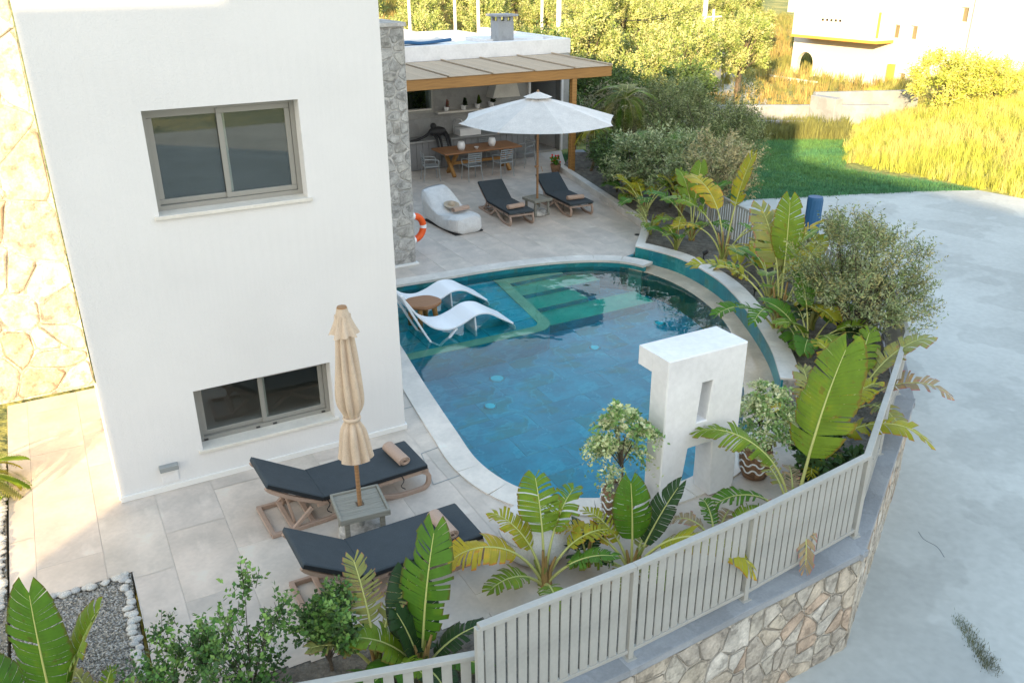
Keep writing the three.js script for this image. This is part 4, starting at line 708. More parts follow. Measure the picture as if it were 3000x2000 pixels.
{ // chaises standing in the pool, and the stump table between them
  const c = thing('pool_chaise', 'white wavy in-pool chaise nearer the camera', 'chaise', [0, 0, -2.86], 0, 'white chaises on the sun shelf');
  const top = [[1.12, 0.84], [1.24, 0.66], [1.46, 0.36], [1.72, 0.12], [2.0, 0.035], [2.26, 0.085], [2.55, 0.20], [2.80, 0.18], [3.02, 0.05], [3.3, -0.12]], w = 0.66;
  mesh('shell', stroke(top, 0.035, w, true, 44).translate(0, 0, -w / 2), M.whitePlastic, c);
  mesh('leg', stroke([[1.14, 0.82], [1.3, 0.5], [1.55, 0.02], [1.74, -0.30], [1.82, -0.415]], 0.035, 0.06, true, 16).translate(0, 0, -0.03), M.whitePlastic, c);
  mesh('leg', stroke([[1.82, -0.42], [1.95, -0.2], [2.16, 0.02]], 0.035, 0.06, true, 10).translate(0, 0, -0.03), M.whitePlastic, c);
  mesh('leg', stroke([[1.14, 0.82], [1.3, 0.5], [1.55, 0.02], [1.74, -0.30], [1.82, -0.415]], 0.035, 0.06, true, 16).translate(0, 0, -w + 0.03), M.whitePlastic, c);
  mesh('foot_panel', stroke([[3.28, -0.11], [3.33, -0.25], [3.34, -0.42]], 0.03, w, true, 8).translate(0, 0, -w / 2), M.whitePlastic, c);
  mesh('mid_panel', stroke([[2.55, 0.18], [2.57, -0.1], [2.58, -0.42]], 0.03, 0.5, true, 8).translate(0, 0, -w / 2), M.whitePlastic, c);
  const d = dup(c, [0.12, 0, -4.16], 0, 'white wavy in-pool chaise beyond the stump table');
  const s = thing('stump_table', 'round brown wood-slice table standing on the pool sun shelf', 'table', [1.95, 0, -3.93]);
  const tp = []; for (let i = 0; i < 40; i++) { const a = i / 40 * 6.28319, r = 0.33 * (1 + 0.05 * Math.sin(a * 2 + 1) + 0.03 * Math.sin(a * 5)); tp.push([Math.cos(a) * r, Math.sin(a) * r * 0.95]); }
  mesh('top', T(extrude(tp, 0.075, 0.015), 0, 0.19, 0, Math.PI / 2), M.teak, s);
  for (const a of [0.5, 2.2, 3.6, 5.3]) mesh('leg', taperTube([[Math.cos(a) * 0.2, 0.18, Math.sin(a) * 0.2], [Math.cos(a) * 0.24, -0.1, Math.sin(a) * 0.24], [Math.cos(a) * 0.25, -0.42, Math.sin(a) * 0.25]], 0.055, 0.045, 6, 8), M.beam, s);
}
{ // white pouf
  const p = thing('bean_pouf', 'white round bean-bag pouf behind the fence plants', 'pouf', [0.22, 0, 3.28]);
  const g = new THREE.SphereGeometry(0.42, 32, 20), q = g.attributes.position; for (let i = 0; i < q.count; i++) { const y = q.getY(i), n = 1 + 0.06 * (fbm(q.getX(i) * 4 + 20, q.getZ(i) * 4 + y * 3 + 20, 99, 501, 3) - 0.5); q.setXYZ(i, q.getX(i) * n, Math.max(-0.24, y * 0.78) * n, q.getZ(i) * n); } g.computeVertexNormals(); mesh('cover', T(g, 0, 0.255, 0), M.whiteFabric, p); mesh('seam', [T(new THREE.TorusGeometry(0.405, 0.006, 5, 40), 0, 0.33, 0, Math.PI / 2)], M.whiteFabric, p);
}
{ // blue post beyond the fence
  const b = thing('blue_post', 'thick blue wrapped post standing on the road beyond the fence', 'post', [11.75, -1.4, -3.75]);
  const g = new THREE.CylinderGeometry(0.17, 0.16, 2.35, 40, 10), q = g.attributes.position; for (let i = 0; i < q.count; i++) { const a = Math.atan2(q.getZ(i), q.getX(i)), k = 1 + 0.05 * Math.sin(a * 13 + q.getY(i) * 2) + 0.03 * Math.sin(a * 29); q.setX(i, q.getX(i) * k); q.setZ(i, q.getZ(i) * k); } g.computeVertexNormals(); mesh('wrap', T(g, 0, 1.175, 0), M.blue, b); mesh('cap', cyl(0.175, 0.165, 0.06, 24, 0, 2.34, 0), M.blue, b); mesh('base_ring', cyl(0.2, 0.19, 0.08, 20, 0, 0, 0), M.cement, b);
}

// ---------------------------------------------------------------- plants
const VIEW = -28.5 * Math.PI / 180;
const dirI = a => { const w = a * Math.PI / 180 + VIEW; return [Math.cos(w), -Math.sin(w)]; };   // compass used below: 0 right, 90 away, 180 left, 270 towards the terrace's near edge
// a big paddle leaf (bird-of-paradise): stalk, midrib and two rows of blade strips, split where torn
function paddle(parent, o) {
  const [dx, dz] = dirI(o.az), n = 18, P = [], el0 = o.el * Math.PI / 180, el1 = el0 - o.droop * Math.PI / 180, stalk = o.stalk, tot = stalk + o.len; let r = 0, y = 0;
  for (let i = 0; i <= n; i++) { const t = i / n; P.push([r, y]); const e = lerp(el0, el1, Math.pow(t, 1.6)); r += Math.cos(e) * tot / n; y += Math.sin(e) * tot / n; }
  const at = s => { const q = clamp(s / tot) * n, i = Math.min(n - 1, Math.floor(q)), f = q - i; return [lerp(P[i][0], P[i + 1][0], f), lerp(P[i][1], P[i + 1][1], f)]; };
  const p3 = s => { const [a, b] = at(s); return V3(dx * a + (o.off?.[0] || 0), b + (o.off?.[1] || 0), dz * a + (o.off?.[2] || 0)); };
  const v = [], uv = [], idx = [], twist = (o.twist || 0) * Math.PI / 180, N = o.strips || 15;
  const prof = t => Math.pow(Math.sin(Math.PI * clamp(0.07 + 0.91 * t)), 0.5) * (1 - 0.2 * t);
  for (const side of [-1, 1]) {
    let dr = 0; const B = [0]; for (let k = 0; k < N; k++) B.push(B[k] + rr(0.35, 1.75)); const BN = B[N];
    for (let k = 0; k < N; k++) {
      const s0 = B[k] / BN, torn = rnd() < o.torn, gap = torn ? Math.pow(rnd(), 2) * 0.5 * (B[k + 1] / BN - s0) : 0.0, s1 = B[k + 1] / BN - gap, sweep = 0.05 + 0.10 * s0 + (torn ? rr(-0.015, 0.02) : 0);
      dr = torn ? rr(-0.10, 0.22) * (o.curl ?? 1) : dr * 0.9 + rr(-0.02, 0.03);
      const c0 = v.length / 3, cut = torn ? rr(0.78, 1.04) : 1;
      for (let j = 0; j <= 3; j++) for (const s of [s0, s1]) {
        const f = j / 3, c = p3(stalk + s * o.len), c2 = p3(stalk + Math.min(1, s + 0.04) * o.len), tan = c2.clone().sub(c); if (tan.lengthSq() < 1e-9) tan.copy(c).sub(p3(stalk + (s - 0.04) * o.len)); tan.normalize();
        const lat = V3(-dz, 0, dx).multiplyScalar(side), up = V3().crossVectors(V3(-dz, 0, dx), tan).normalize(); if (up.y < 0 && Math.abs(tan.y) < 0.9) up.negate();
        const fold = (o.fold ?? 0.45) - dr * f * 2.2 - f * f * (o.sag ?? 0.25), w = o.wid * 1.3 * (torn ? prof((s0 + s1) / 2 * 0.4 + s * 0.6) : prof(s)) * f * cut;
        const q = c.clone().addScaledVector(lat, Math.cos(fold + twist * side) * w).addScaledVector(up, Math.sin(fold + twist * side) * w).addScaledVector(tan, f * sweep * o.len);
        v.push(q.x, q.y, q.z); uv.push(f * 0.5 * side + 0.5, s);
      }
      for (let j = 0; j < 3; j++) { const a = c0 + j * 2; idx.push(a, a + 1, a + 2, a + 1, a + 3, a + 2); }
    }
  }
  const g = new THREE.BufferGeometry(); g.setAttribute('position', new THREE.Float32BufferAttribute(v, 3)); g.setAttribute('uv', new THREE.Float32BufferAttribute(uv, 2)); g.setIndex(idx); g.computeVertexNormals(); g.userData.uv = true;
  const leaf = mesh('leaf', g, o.m || L.mid, parent), pts = []; for (let i = 0; i <= 10; i++) { const q = p3(tot * i / 10 * 0.985); pts.push([q.x, q.y, q.z]); }
  mesh('stalk', taperTube(pts, o.thick || 0.022, 0.004, 16, 5), o.sm || M.midrib, leaf);
}
function strelitzia(name, label, pos, leaves, o = {}) {
  const p = thing(name, label, 'plant', pos, 0, o.group || 'bird-of-paradise plants');
  for (const [az, el, droop, stalk, len, wid, m, torn, x] of leaves) paddle(p, { az, el, droop, stalk, len, wid, m: L[m], torn, ...(x || {}) });
  if (o.scale) p.scale.setScalar(o.scale);
  for (let i = 0; i < (o.sheaths ?? 5); i++) { const a = rr(0, 6.28), r = rr(0.02, 0.06), h = rr(0.25, 0.5) * (o.sh || 1); mesh('sheath', taperTube([[Math.cos(a) * r, -0.05, Math.sin(a) * r], [Math.cos(a) * r * 1.2, h * 0.5, Math.sin(a) * r * 1.2], [Math.cos(a) * r * 2.4, h, Math.sin(a) * r * 2.4]], 0.035, 0.012, 6, 6), i % 2 ? M.stem : M.dryStem, p); }
  return p;
}
const auto = (n, o) => { const r = []; for (let i = 0; i < n; i++) r.push([i * 360 / n + rr(-25, 25) + (o.a0 || 0), rr(...(o.el || [62, 84])), rr(...(o.droop || [50, 110])), rr(...(o.stalk || [0.5, 0.9])), rr(...(o.len || [0.5, 0.8])), rr(...(o.wid || [0.14, 0.2])), pick(o.m || ['mid', 'green', 'yellow']), o.torn ?? 0.4]); return r; };

// small-leaved crown: twigs spread through a volume of clumps, leaves along each twig
function crown(o) {
  const v = [], nor = [], col = [], idx = [], twigs = [];
  const C = []; for (let i = 0; i < o.clumps; i++) { const a = rr(0, 6.28), u = Math.pow(rnd(), 0.5), e = rr(-0.75, 1); C.push([Math.cos(a) * u * o.rx * 0.8, o.cy + e * o.ry * 0.8 * Math.sqrt(1 - 0.55 * u * u), Math.sin(a) * u * (o.rz || o.rx) * 0.8, rr(0.22, 0.42) * Math.min(o.rx, o.ry) * (o.clump || 1), rnd()]); }
  for (let i = 0; i < o.n; i++) {
    const c = C[i % C.length], a = rr(0, 6.28), q = rr(-1, 1), u = c[3] * Math.pow(rnd(), 0.4), b = V3(c[0] + Math.cos(a) * Math.sqrt(1 - q * q) * u, c[1] + q * u, c[2] + Math.sin(a) * Math.sqrt(1 - q * q) * u);
    const d = V3(b.x, (b.y - o.cy) * 0.8 + o.rise * o.ry, b.z).normalize().add(V3(rr(-0.6, 0.6), rr(-0.6, 0.6), rr(-0.6, 0.6))).normalize(), len = o.twig * rr(0.6, 1.3), base = pick(o.cols), sh = rr(0.75, 1.25);
    const tip = b.clone().addScaledVector(d, len), N = o.per || 9;
    for (let k = 0; k < N; k++) {
      const t = (k + rnd()) / N, p = b.clone().lerp(tip, t); p.y -= t * t * len * (o.hang || 0);
      const side = V3(rr(-1, 1), rr(-1, 1), rr(-1, 1)).cross(d).normalize(), ld = d.clone().multiplyScalar(0.5).addScaledVector(side, 0.9).normalize(), w = ld.clone().cross(V3(rr(-1, 1), rr(-0.3, 1), rr(-1, 1))).normalize(), s = o.leaf * rr(0.7, 1.3), h = s * (o.asp || 0.2), i0 = v.length / 3, nn = w.clone().cross(ld).normalize();
      const a0 = p, a1 = p.clone().addScaledVector(ld, s * 0.45).addScaledVector(w, h), a2 = p.clone().addScaledVector(ld, s), a3 = p.clone().addScaledVector(ld, s * 0.45).addScaledVector(w, -h), q2 = rnd() < (o.edge || 0) ? o.edgeCol : base, j = sh * rr(0.85, 1.15);
      for (const z of [a0, a1, a2, a3]) { v.push(z.x, z.y, z.z); nor.push(nn.x, nn.y, nn.z); col.push(q2[0] * j, q2[1] * j, q2[2] * j); }
      idx.push(i0, i0 + 1, i0 + 2, i0, i0 + 2, i0 + 3);
    }
    if (i % (o.twigEvery || 3) === 0) twigs.push([b, tip, c]);
  }
  const g = new THREE.BufferGeometry(); g.setAttribute('position', new THREE.Float32BufferAttribute(v, 3)); g.setAttribute('normal', new THREE.Float32BufferAttribute(nor, 3)); g.setAttribute('color', new THREE.Float32BufferAttribute(col, 3)); g.setAttribute('uv', new THREE.Float32BufferAttribute(new Float32Array(v.length / 3 * 2), 2)); g.setIndex(idx); g.userData.uv = true;
  return { g, twigs, C };
}
function branchesTo(C, h, r, n = 99, lean = 0) { const gs = []; C.slice(0, n).forEach(c => gs.push(taperTube([[lean * h * 0.3, h, 0], [c[0] * 0.35 + lean * h * 0.2, lerp(h, c[1], 0.45), c[2] * 0.35], [c[0] * 0.9, c[1], c[2] * 0.9]], r * 0.5, r * 0.1, 5, 5))); return gs; }
const COL = {
  olive: [[0.24, 0.30, 0.12], [0.34, 0.37, 0.18], [0.15, 0.21, 0.06], [0.38, 0.35, 0.13]], oliveDark: [[0.16, 0.21, 0.06], [0.23, 0.27, 0.10], [0.30, 0.33, 0.14], [0.08, 0.12, 0.025]],
  box: [[0.05, 0.14, 0.02], [0.09, 0.21, 0.03], [0.17, 0.30, 0.06], [0.04, 0.095, 0.02]], ficus: [[0.16, 0.30, 0.08], [0.50, 0.56, 0.28], [0.62, 0.64, 0.38], [0.28, 0.42, 0.14]], grove: [[0.30, 0.36, 0.09], [0.40, 0.44, 0.15], [0.19, 0.26, 0.05], [0.46, 0.46, 0.20]],
  green: [[0.06, 0.12, 0.02], [0.09, 0.16, 0.025], [0.05, 0.09, 0.015]], bank: [[0.48, 0.50, 0.08], [0.40, 0.46, 0.06], [0.58, 0.54, 0.16]], silver: [[0.27, 0.34, 0.15], [0.40, 0.44, 0.24], [0.16, 0.23, 0.08]], tan: [[0.46, 0.39, 0.20], [0.36, 0.34, 0.16], [0.24, 0.27, 0.11]],
};
function shrub(name, label, pos, o) {
  const p = thing(name, label, o.cat || 'shrub', pos, rr(0, 6), o.group), c = crown(o);
  mesh('trunk', [taperTube([[0, -0.05, 0], [rr(-0.04, 0.04), o.th * 0.5, rr(-0.04, 0.04)], [0, o.th, 0]], o.tr, o.tr * 0.7, 6, 7), ...branchesTo(c.C, o.th * 0.8, o.tr * 0.8)], o.bark || M.bark, p);
  if (!o.noTwig) mesh('twigs', c.twigs.map(([a, b]) => { const g = new THREE.CylinderGeometry(0.002, 0.004, a.distanceTo(b), 3, 1, true); g.translate(0, a.distanceTo(b) / 2, 0); g.applyQuaternion(new THREE.Quaternion().setFromUnitVectors(V3(0, 1, 0), b.clone().sub(a).normalize())); return g.translate(a.x, a.y, a.z); }), M.bark, p).userData.kind = 'stuff';
  mesh('crown', c.g, FOL, p).userData.kind = 'stuff'; return p;
}
function frond(o) {                                                        // feather palm frond along +x, drooping; leaflets in two rows
  const v = [], idx = [], uv = [], N = o.n || 34, e0 = o.el, pt = t => { const e = e0 - o.droop * t * 0.5; return V3(Math.cos(e) * o.len * t, Math.sin(e) * o.len * t - o.droop * 0.12 * o.len * t * t, 0); };
  for (let i = 2; i < N; i++) for (const s of [-1, 1]) { const t = i / N, b = pt(t), d = pt(Math.min(1, t + 0.05)).sub(pt(t - 0.05)).normalize(), l = o.leaf * Math.sin(Math.PI * (0.12 + 0.8 * t)) * rr(0.85, 1.1), q = b.clone().addScaledVector(d, l * 0.55).add(V3(0, l * (0.25 - 0.45 * t) - 0.1 * l, s * l * 0.75)), m = b.clone().lerp(q, 0.5).add(V3(0, 0.06 * l, 0)), w = o.w || 0.012, k = v.length / 3; for (const [c, ww] of [[b, w * 0.5], [m, w], [q, 0.001]]) { v.push(c.x - ww, c.y, c.z, c.x + ww, c.y, c.z); uv.push(0, t, 1, t); } idx.push(k, k + 1, k + 2, k + 1, k + 3, k + 2, k + 2, k + 3, k + 4, k + 3, k + 5, k + 4); }
  const g = new THREE.BufferGeometry(); g.setAttribute('position', new THREE.Float32BufferAttribute(v, 3)); g.setAttribute('uv', new THREE.Float32BufferAttribute(uv, 2)); g.setIndex(idx); g.computeVertexNormals(); g.userData.uv = true; return [g, taperTube([0, 0.3, 0.6, 0.97].map(t => pt(t).toArray()), 0.014, 0.003, 8, 4)];
}
function palm(name, label, pos, h, r, n, o = {}) {
  const p = thing(name, label, 'palm', pos, rr(0, 6), o.group), gs = [0, 1, 2].map(i => [frond({ len: r, el: 0.9, droop: 1.6, leaf: r * 0.38, ...o }), frond({ len: r * 0.9, el: 0.35, droop: 1.5, leaf: r * 0.36, ...o })]).flat();
  const tr = []; for (let i = 0; i <= 8; i++) tr.push([0.05 * Math.sin(i), h * i / 8, 0.04 * Math.cos(i * 1.3)]);
  mesh('trunk', taperTube(tr, o.tr || 0.09, (o.tr || 0.09) * 0.8, 16, 9), M.palmBark, p);
  for (let i = 0; i < n; i++) { const [a, b] = gs[i % gs.length], f = mesh('frond', a, o.m ? L[pick(o.m)] : L.green, p); f.position.set(tr[8][0], h, tr[8][2]); f.rotation.set(0, i * 2.399, i % 3 ? rr(-0.2, 0.25) : rr(-0.9, -0.4)); const s = mesh('rachis', b, M.midrib, f); }
  return p;
}
// --- in front: along the near fence, left to right
strelitzia('bird_of_paradise', 'tall upright paddle-leaved plant at the bottom left over the gravel', [-4.60, -0.3, 3.2], [[100, 86, 8, 0.45, 1.05, 0.24, 'green', 0.10, { fold: 0.25, twist: 18 }], [30, 74, 22, 0.62, 0.72, 0.20, 'mid', 0.15, { fold: 0.7 }], [178, 62, 40, 0.45, 0.7, 0.24, 'green', 0.3], [215, 48, 50, 0.3, 0.55, 0.18, 'mid', 0.3], [330, 55, 90, 0.35, 0.55, 0.15, 'yellow', 0.7], [290, 62, 80, 0.3, 0.5, 0.17, 'dark', 0.3], [160, 45, 70, 0.3, 0.5, 0.16, 'green', 0.4], [260, 50, 60, 0.2, 0.5, 0.17, 'mid', 0.4]]);
strelitzia('bird_of_paradise', 'bushy pale ragged plant over the gravel at the lower left', [-4.25, -0.25, 3.42], auto(9, { el: [50, 80], stalk: [0.15, 0.3], len: [0.3, 0.45], wid: [0.07, 0.1], m: ['pale', 'yellow', 'mid'], torn: 0.85 }), { sheaths: 2 });
shrub('box_shrub', 'sparse small-leaved green shrub over the gravel corner', [-3.62, -0.3, 3.68], { n: 230, clumps: 14, rx: 0.42, ry: 0.5, cy: 0.62, leaf: 0.045, asp: 0.32, twig: 0.16, per: 8, rise: 0.6, th: 0.3, tr: 0.02, cols: COL.box, group: 'box shrubs along the near fence' });
shrub('box_shrub', 'tall loose small-leaved shrub in the middle of the bottom edge', [-3.02, -0.25, 3.82], { n: 300, clumps: 17, rx: 0.42, ry: 0.68, cy: 0.78, leaf: 0.05, asp: 0.32, twig: 0.2, per: 8, rise: 0.8, th: 0.35, tr: 0.022, cols: COL.box, group: 'box shrubs along the near fence' });
shrub('box_shrub', 'dense small-leaved shrub beside the nearest lounger', [-2.32, -0.2, 3.88], { n: 420, clumps: 18, rx: 0.27, ry: 0.55, cy: 0.72, leaf: 0.045, asp: 0.36, twig: 0.14, per: 9, rise: 0.6, th: 0.4, tr: 0.022, cols: COL.box, group: 'box shrubs along the near fence' });
strelitzia('bird_of_paradise', 'pale feathery torn-leaved plant in front of the nearest lounger', [-1.92, -0.1, 4.05], [[120, 84, 45, 0.55, 0.62, 0.16, 'pale', 0.95, { strips: 22, curl: 2 }], [60, 78, 60, 0.5, 0.5, 0.13, 'pale', 0.9, { strips: 20, curl: 2 }], [200, 70, 80, 0.4, 0.45, 0.12, 'pale', 0.9], [330, 60, 100, 0.3, 0.4, 0.12, 'mid', 0.8], [250, 55, 80, 0.25, 0.45, 0.13, 'green', 0.4], [20, 45, 60, 0.2, 0.4, 0.14, 'dark', 0.3]]);
strelitzia('bird_of_paradise', 'dark green upright paddle-leaved plant beside the fence post', [-1.55, -0.1, 4.22], [[70, 80, 20, 0.35, 1.05, 0.23, 'green', 0.45, { fold: 0.35, twist: 12 }], [110, 72, 25, 0.25, 0.72, 0.22, 'dark', 0.12, { fold: 0.3 }], [20, 52, 55, 0.2, 0.55, 0.12, 'dark', 0.2], [350, 38, 60, 0.2, 0.5, 0.13, 'green', 0.3], [190, 62, 60, 0.25, 0.6, 0.2, 'mid', 0.25], [230, 55, 70, 0.2, 0.5, 0.19, 'green', 0.3], [300, 50, 80, 0.2, 0.45, 0.16, 'dark', 0.3], [160, 78, 20, 0.2, 0.5, 0.17, 'dark', 0.15]]);
strelitzia('bird_of_paradise', 'yellow-green torn-leaved plant before the white pouf', [0.02, 0, 3.82], [[192, 66, 118, 0.55, 0.78, 0.22, 'gold', 0.5, { fold: 0.15 }], [150, 76, 75, 0.45, 0.55, 0.16, 'yellow', 0.8], [100, 84, 60, 0.6, 0.6, 0.2, 'mid', 0.55], [60, 80, 80, 0.6, 0.55, 0.17, 'mid', 0.6], [20, 68, 90, 0.5, 0.5, 0.13, 'yellow', 0.8], [350, 55, 60, 0.4, 0.5, 0.14, 'green', 0.4], [215, 50, 80, 0.3, 0.5, 0.15, 'mid', 0.7], [280, 45, 70, 0.3, 0.4, 0.14, 'mid', 0.5]]);
strelitzia('bird_of_paradise', 'plant with two glossy dark paddles and a leaf hanging over the fence', [0.92, 0, 4.12], [[112, 88, 12, 0.45, 0.66, 0.18, 'green', 0.05, { fold: 0.3, twist: 16 }], [28, 66, 18, 0.38, 0.72, 0.16, 'dark', 0.04, { fold: 0.55 }], [338, 66, 128, 0.55, 1.05, 0.2, 'yellow', 0.5, { fold: 0.1 }], [168, 64, 90, 0.45, 0.55, 0.13, 'gold', 0.9], [140, 70, 80, 0.4, 0.5, 0.12, 'yellow', 0.9], [200, 50, 70, 0.3, 0.5, 0.13, 'mid', 0.8], [60, 58, 80, 0.3, 0.4, 0.12, 'pale', 0.8], [250, 55, 90, 0.25, 0.4, 0.13, 'pale', 0.7], [300, 55, 90, 0.25, 0.4, 0.12, 'mid', 0.7]]);
strelitzia('bird_of_paradise', 'small dark-leaved plant behind the fence near the white pouf', [0.62, 0, 3.72], [[180, 60, 60, 0.15, 0.35, 0.1, 'dark', 0.2], [120, 70, 60, 0.15, 0.35, 0.1, 'dark', 0.2], [60, 65, 60, 0.15, 0.35, 0.1, 'dark', 0.2], [300, 55, 60, 0.12, 0.35, 0.11, 'dark', 0.2], [240, 55, 60, 0.12, 0.35, 0.11, 'dark', 0.2]], { sheaths: 1 });
strelitzia('bird_of_paradise', 'half-dry drooping plant beside the fountain arch', [2.02, 0, 4.18], [[20, 62, 80, 0.35, 0.4, 0.1, 'mid', 0.7], [150, 60, 120, 0.25, 0.4, 0.1, 'dry', 0.95], [200, 50, 120, 0.2, 0.4, 0.1, 'dry', 0.95], [100, 72, 90, 0.25, 0.35, 0.09, 'green', 0.6], [300, 40, 90, 0.2, 0.35, 0.09, 'dry', 0.95], [60, 50, 100, 0.25, 0.4, 0.09, 'dry', 0.9]], { sheaths: 1 });
strelitzia('bird_of_paradise', 'large plant with one broad paddle arching over the striped pot', [3.05, 0, 4.32], [[50, 78, 38, 0.85, 1.35, 0.34, 'mid', 0.22, { fold: 0.22, twist: 14, strips: 26, thick: 0.028 }], [160, 80, 105, 0.85, 0.95, 0.21, 'mid', 0.75, { fold: 0.1, strips: 20 }], [185, 58, 118, 0.55, 0.7, 0.12, 'green', 0.8], [230, 66, 140, 0.5, 0.85, 0.13, 'dry', 0.9], [120, 68, 70, 0.5, 0.5, 0.12, 'pale', 0.8], [262, 58, 150, 0.35, 0.8, 0.11, 'dry', 0.9], [80, 60, 90, 0.4, 0.5, 0.1, 'dry', 0.9]]);
strelitzia('bird_of_paradise', 'yellowish ragged plant at the fence corner with a leaf over the rail', [4.2, 0.05, 3.5], [[340, 64, 110, 0.6, 1.05, 0.2, 'yellow', 0.55, { fold: 0.15 }], [20, 76, 70, 0.7, 0.7, 0.2, 'yellow', 0.7], [95, 82, 60, 0.7, 0.6, 0.18, 'pale', 0.8], [150, 72, 80, 0.6, 0.6, 0.17, 'gold', 0.8], [200, 62, 90, 0.4, 0.55, 0.14, 'pale', 0.9], [60, 64, 90, 0.5, 0.6, 0.16, 'gold', 0.7], [300, 55, 100, 0.4, 0.5, 0.14, 'mid', 0.7], [250, 55, 100, 0.35, 0.5, 0.12, 'yellow', 0.8]], { sheaths: 7, sh: 1.4 });
shrub('low_shrub', 'low dark glossy bush behind the fence corner', [4.15, 0.0, 3.78], { n: 240, clumps: 12, rx: 0.42, ry: 0.34, cy: 0.3, leaf: 0.085, asp: 0.38, twig: 0.14, per: 7, rise: 0.4, th: 0.15, tr: 0.02, cols: [[0.03, 0.085, 0.015], [0.05, 0.12, 0.02]] });
strelitzia('bird_of_paradise', 'dry beige broken leaves at the fence bend beside the road', [5.7, 0.05, 2.8], [[15, 70, 70, 0.6, 1.0, 0.22, 'pale', 0.6], [340, 58, 95, 0.55, 0.9, 0.2, 'dry', 0.8], [60, 76, 60, 0.55, 0.75, 0.19, 'mid', 0.6], [120, 74, 70, 0.5, 0.7, 0.18, 'yellow', 0.7], [200, 60, 90, 0.4, 0.6, 0.16, 'dry', 0.9], [290, 50, 100, 0.4, 0.7, 0.17, 'pale', 0.8]], { sheaths: 4 });
// --- potted variegated figs by the fountain arch
function pottedFig(label, pos, h, n) {
  const p = thing('potted_fig', label, 'plant', pos, 0, 'variegated figs in striped pots');
  const pot = mesh('pot', new THREE.LatheGeometry([[0, 0], [0.15, 0], [0.19, 0.1], [0.21, 0.28], [0.18, 0.42], [0.16, 0.42], [0.185, 0.28], [0.17, 0.36], [0, 0.36]].map(q => new THREE.Vector2(...q)), 28), M.terracotta, p);
  for (const [y, r] of [[0.14, 0.2], [0.24, 0.212], [0.34, 0.203]]) { const pts = []; for (let i = 0; i <= 32; i++) { const a = i / 32 * 6.28319; pts.push([Math.cos(a) * r, y + 0.02 * ((i % 4) < 2 ? 1 : -1), Math.sin(a) * r]); } mesh('stripe', tube(pts, 0.012, 96, 4), M.ceramic, pot); }
  mesh('soil', cyl(0.16, 0.16, 0.01, 20, 0, 0.365, 0), M.soil, pot);
  const c = crown({ n, clumps: 17, rx: 0.30, ry: h * 0.55, cy: 0.42 + h * 0.5, leaf: 0.048, asp: 0.3, twig: 0.24, per: 11, rise: 0.3, hang: 0.9, cols: COL.ficus, clump: 0.9 });
  mesh('trunk', [taperTube([[0, 0.36, 0], [0.02, 0.6, 0.01], [0, 0.42 + h * 0.45, 0]], 0.018, 0.01, 8, 6), ...branchesTo(c.C, 0.7, 0.014)], M.bark, p); mesh('crown', c.g, FOL, p).userData.kind = 'stuff';
}
pottedFig('variegated fig in a striped pot left of the fountain arch', [1.38, 0.022, 3.22], 1.1, 420);
pottedFig('variegated fig in a striped pot right of the fountain arch', [3.42, 0.022, 3.30], 0.85, 330);
// --- right bed behind the pool, near to far
shrub('olive_bush', 'large grey-green olive bush at the right corner above the road', [7.25, 0.1, 1.45], { n: 1500, clumps: 46, rx: 1.15, ry: 0.92, cy: 1.12, leaf: 0.06, asp: 0.14, twig: 0.3, per: 12, rise: 0.7, th: 0.5, tr: 0.05, cols: COL.olive, clump: 0.85 });
shrub('olive_bush', 'slender upright olive behind the large bush at the right fence', [7.95, 0.1, 0.55], { n: 700, clumps: 22, rx: 0.62, ry: 0.95, cy: 1.15, leaf: 0.06, asp: 0.14, twig: 0.3, per: 11, rise: 1.3, th: 0.5, tr: 0.04, cols: COL.olive, clump: 0.85 });
strelitzia('bird_of_paradise', 'fan-shaped plant with wide paddles at the pool wall bend', [6.78, 0.1, 0.25], [[120, 86, 40, 1.0, 0.9, 0.26, 'pale', 0.5, { fold: 0.2, twist: 10 }], [80, 86, 20, 1.1, 0.85, 0.2, 'mid', 0.2, { fold: 0.5 }], [165, 70, 95, 0.95, 0.85, 0.2, 'yellow', 0.7], [40, 72, 50, 0.9, 0.7, 0.18, 'yellow', 0.4], [10, 58, 70, 0.8, 0.7, 0.19, 'mid', 0.5], [200, 55, 90, 0.7, 0.6, 0.17, 'green', 0.5], [300, 68, 110, 0.7, 0.6, 0.18, 'yellow', 0.4], [340, 50, 80, 0.6, 0.6, 0.2, 'mid', 0.3], [270, 45, 90, 0.5, 0.5, 0.18, 'green', 0.4], [230, 70, 120, 0.7, 0.5, 0.14, 'green', 0.7], [320, 76, 60, 0.45, 0.6, 0.17, 'yellow', 0.3]], { sheaths: 8, sh: 1.7, scale: 1.18 });
strelitzia('bird_of_paradise', 'green paddle-leaved clump between olive bush and pool coping', [6.55, 0.1, 1.15], auto(9, { el: [55, 82], stalk: [0.4, 0.8], len: [0.5, 0.7], wid: [0.15, 0.2], m: ['green', 'mid', 'dark'], torn: 0.3 }), { sheaths: 4 });
strelitzia('bird_of_paradise', 'golden-edged paddle plant standing before the dark fence', [8.55, 0.1, -3.15], [[120, 84, 85, 1.0, 0.95, 0.24, 'gold', 0.6, { fold: 0.25 }], [40, 82, 25, 1.05, 0.95, 0.16, 'yellow', 0.5, { fold: 0.6 }], [150, 76, 95, 0.95, 0.85, 0.22, 'mid', 0.6], [185, 70, 100, 0.8, 0.6, 0.14, 'gold', 0.9], [20, 62, 70, 0.9, 0.6, 0.15, 'gold', 0.8], [330, 72, 100, 0.8, 0.6, 0.17, 'yellow', 0.4], [270, 60, 110, 0.7, 0.55, 0.15, 'yellow', 0.6]], { sheaths: 6, sh: 1.3, scale: 1.15 });
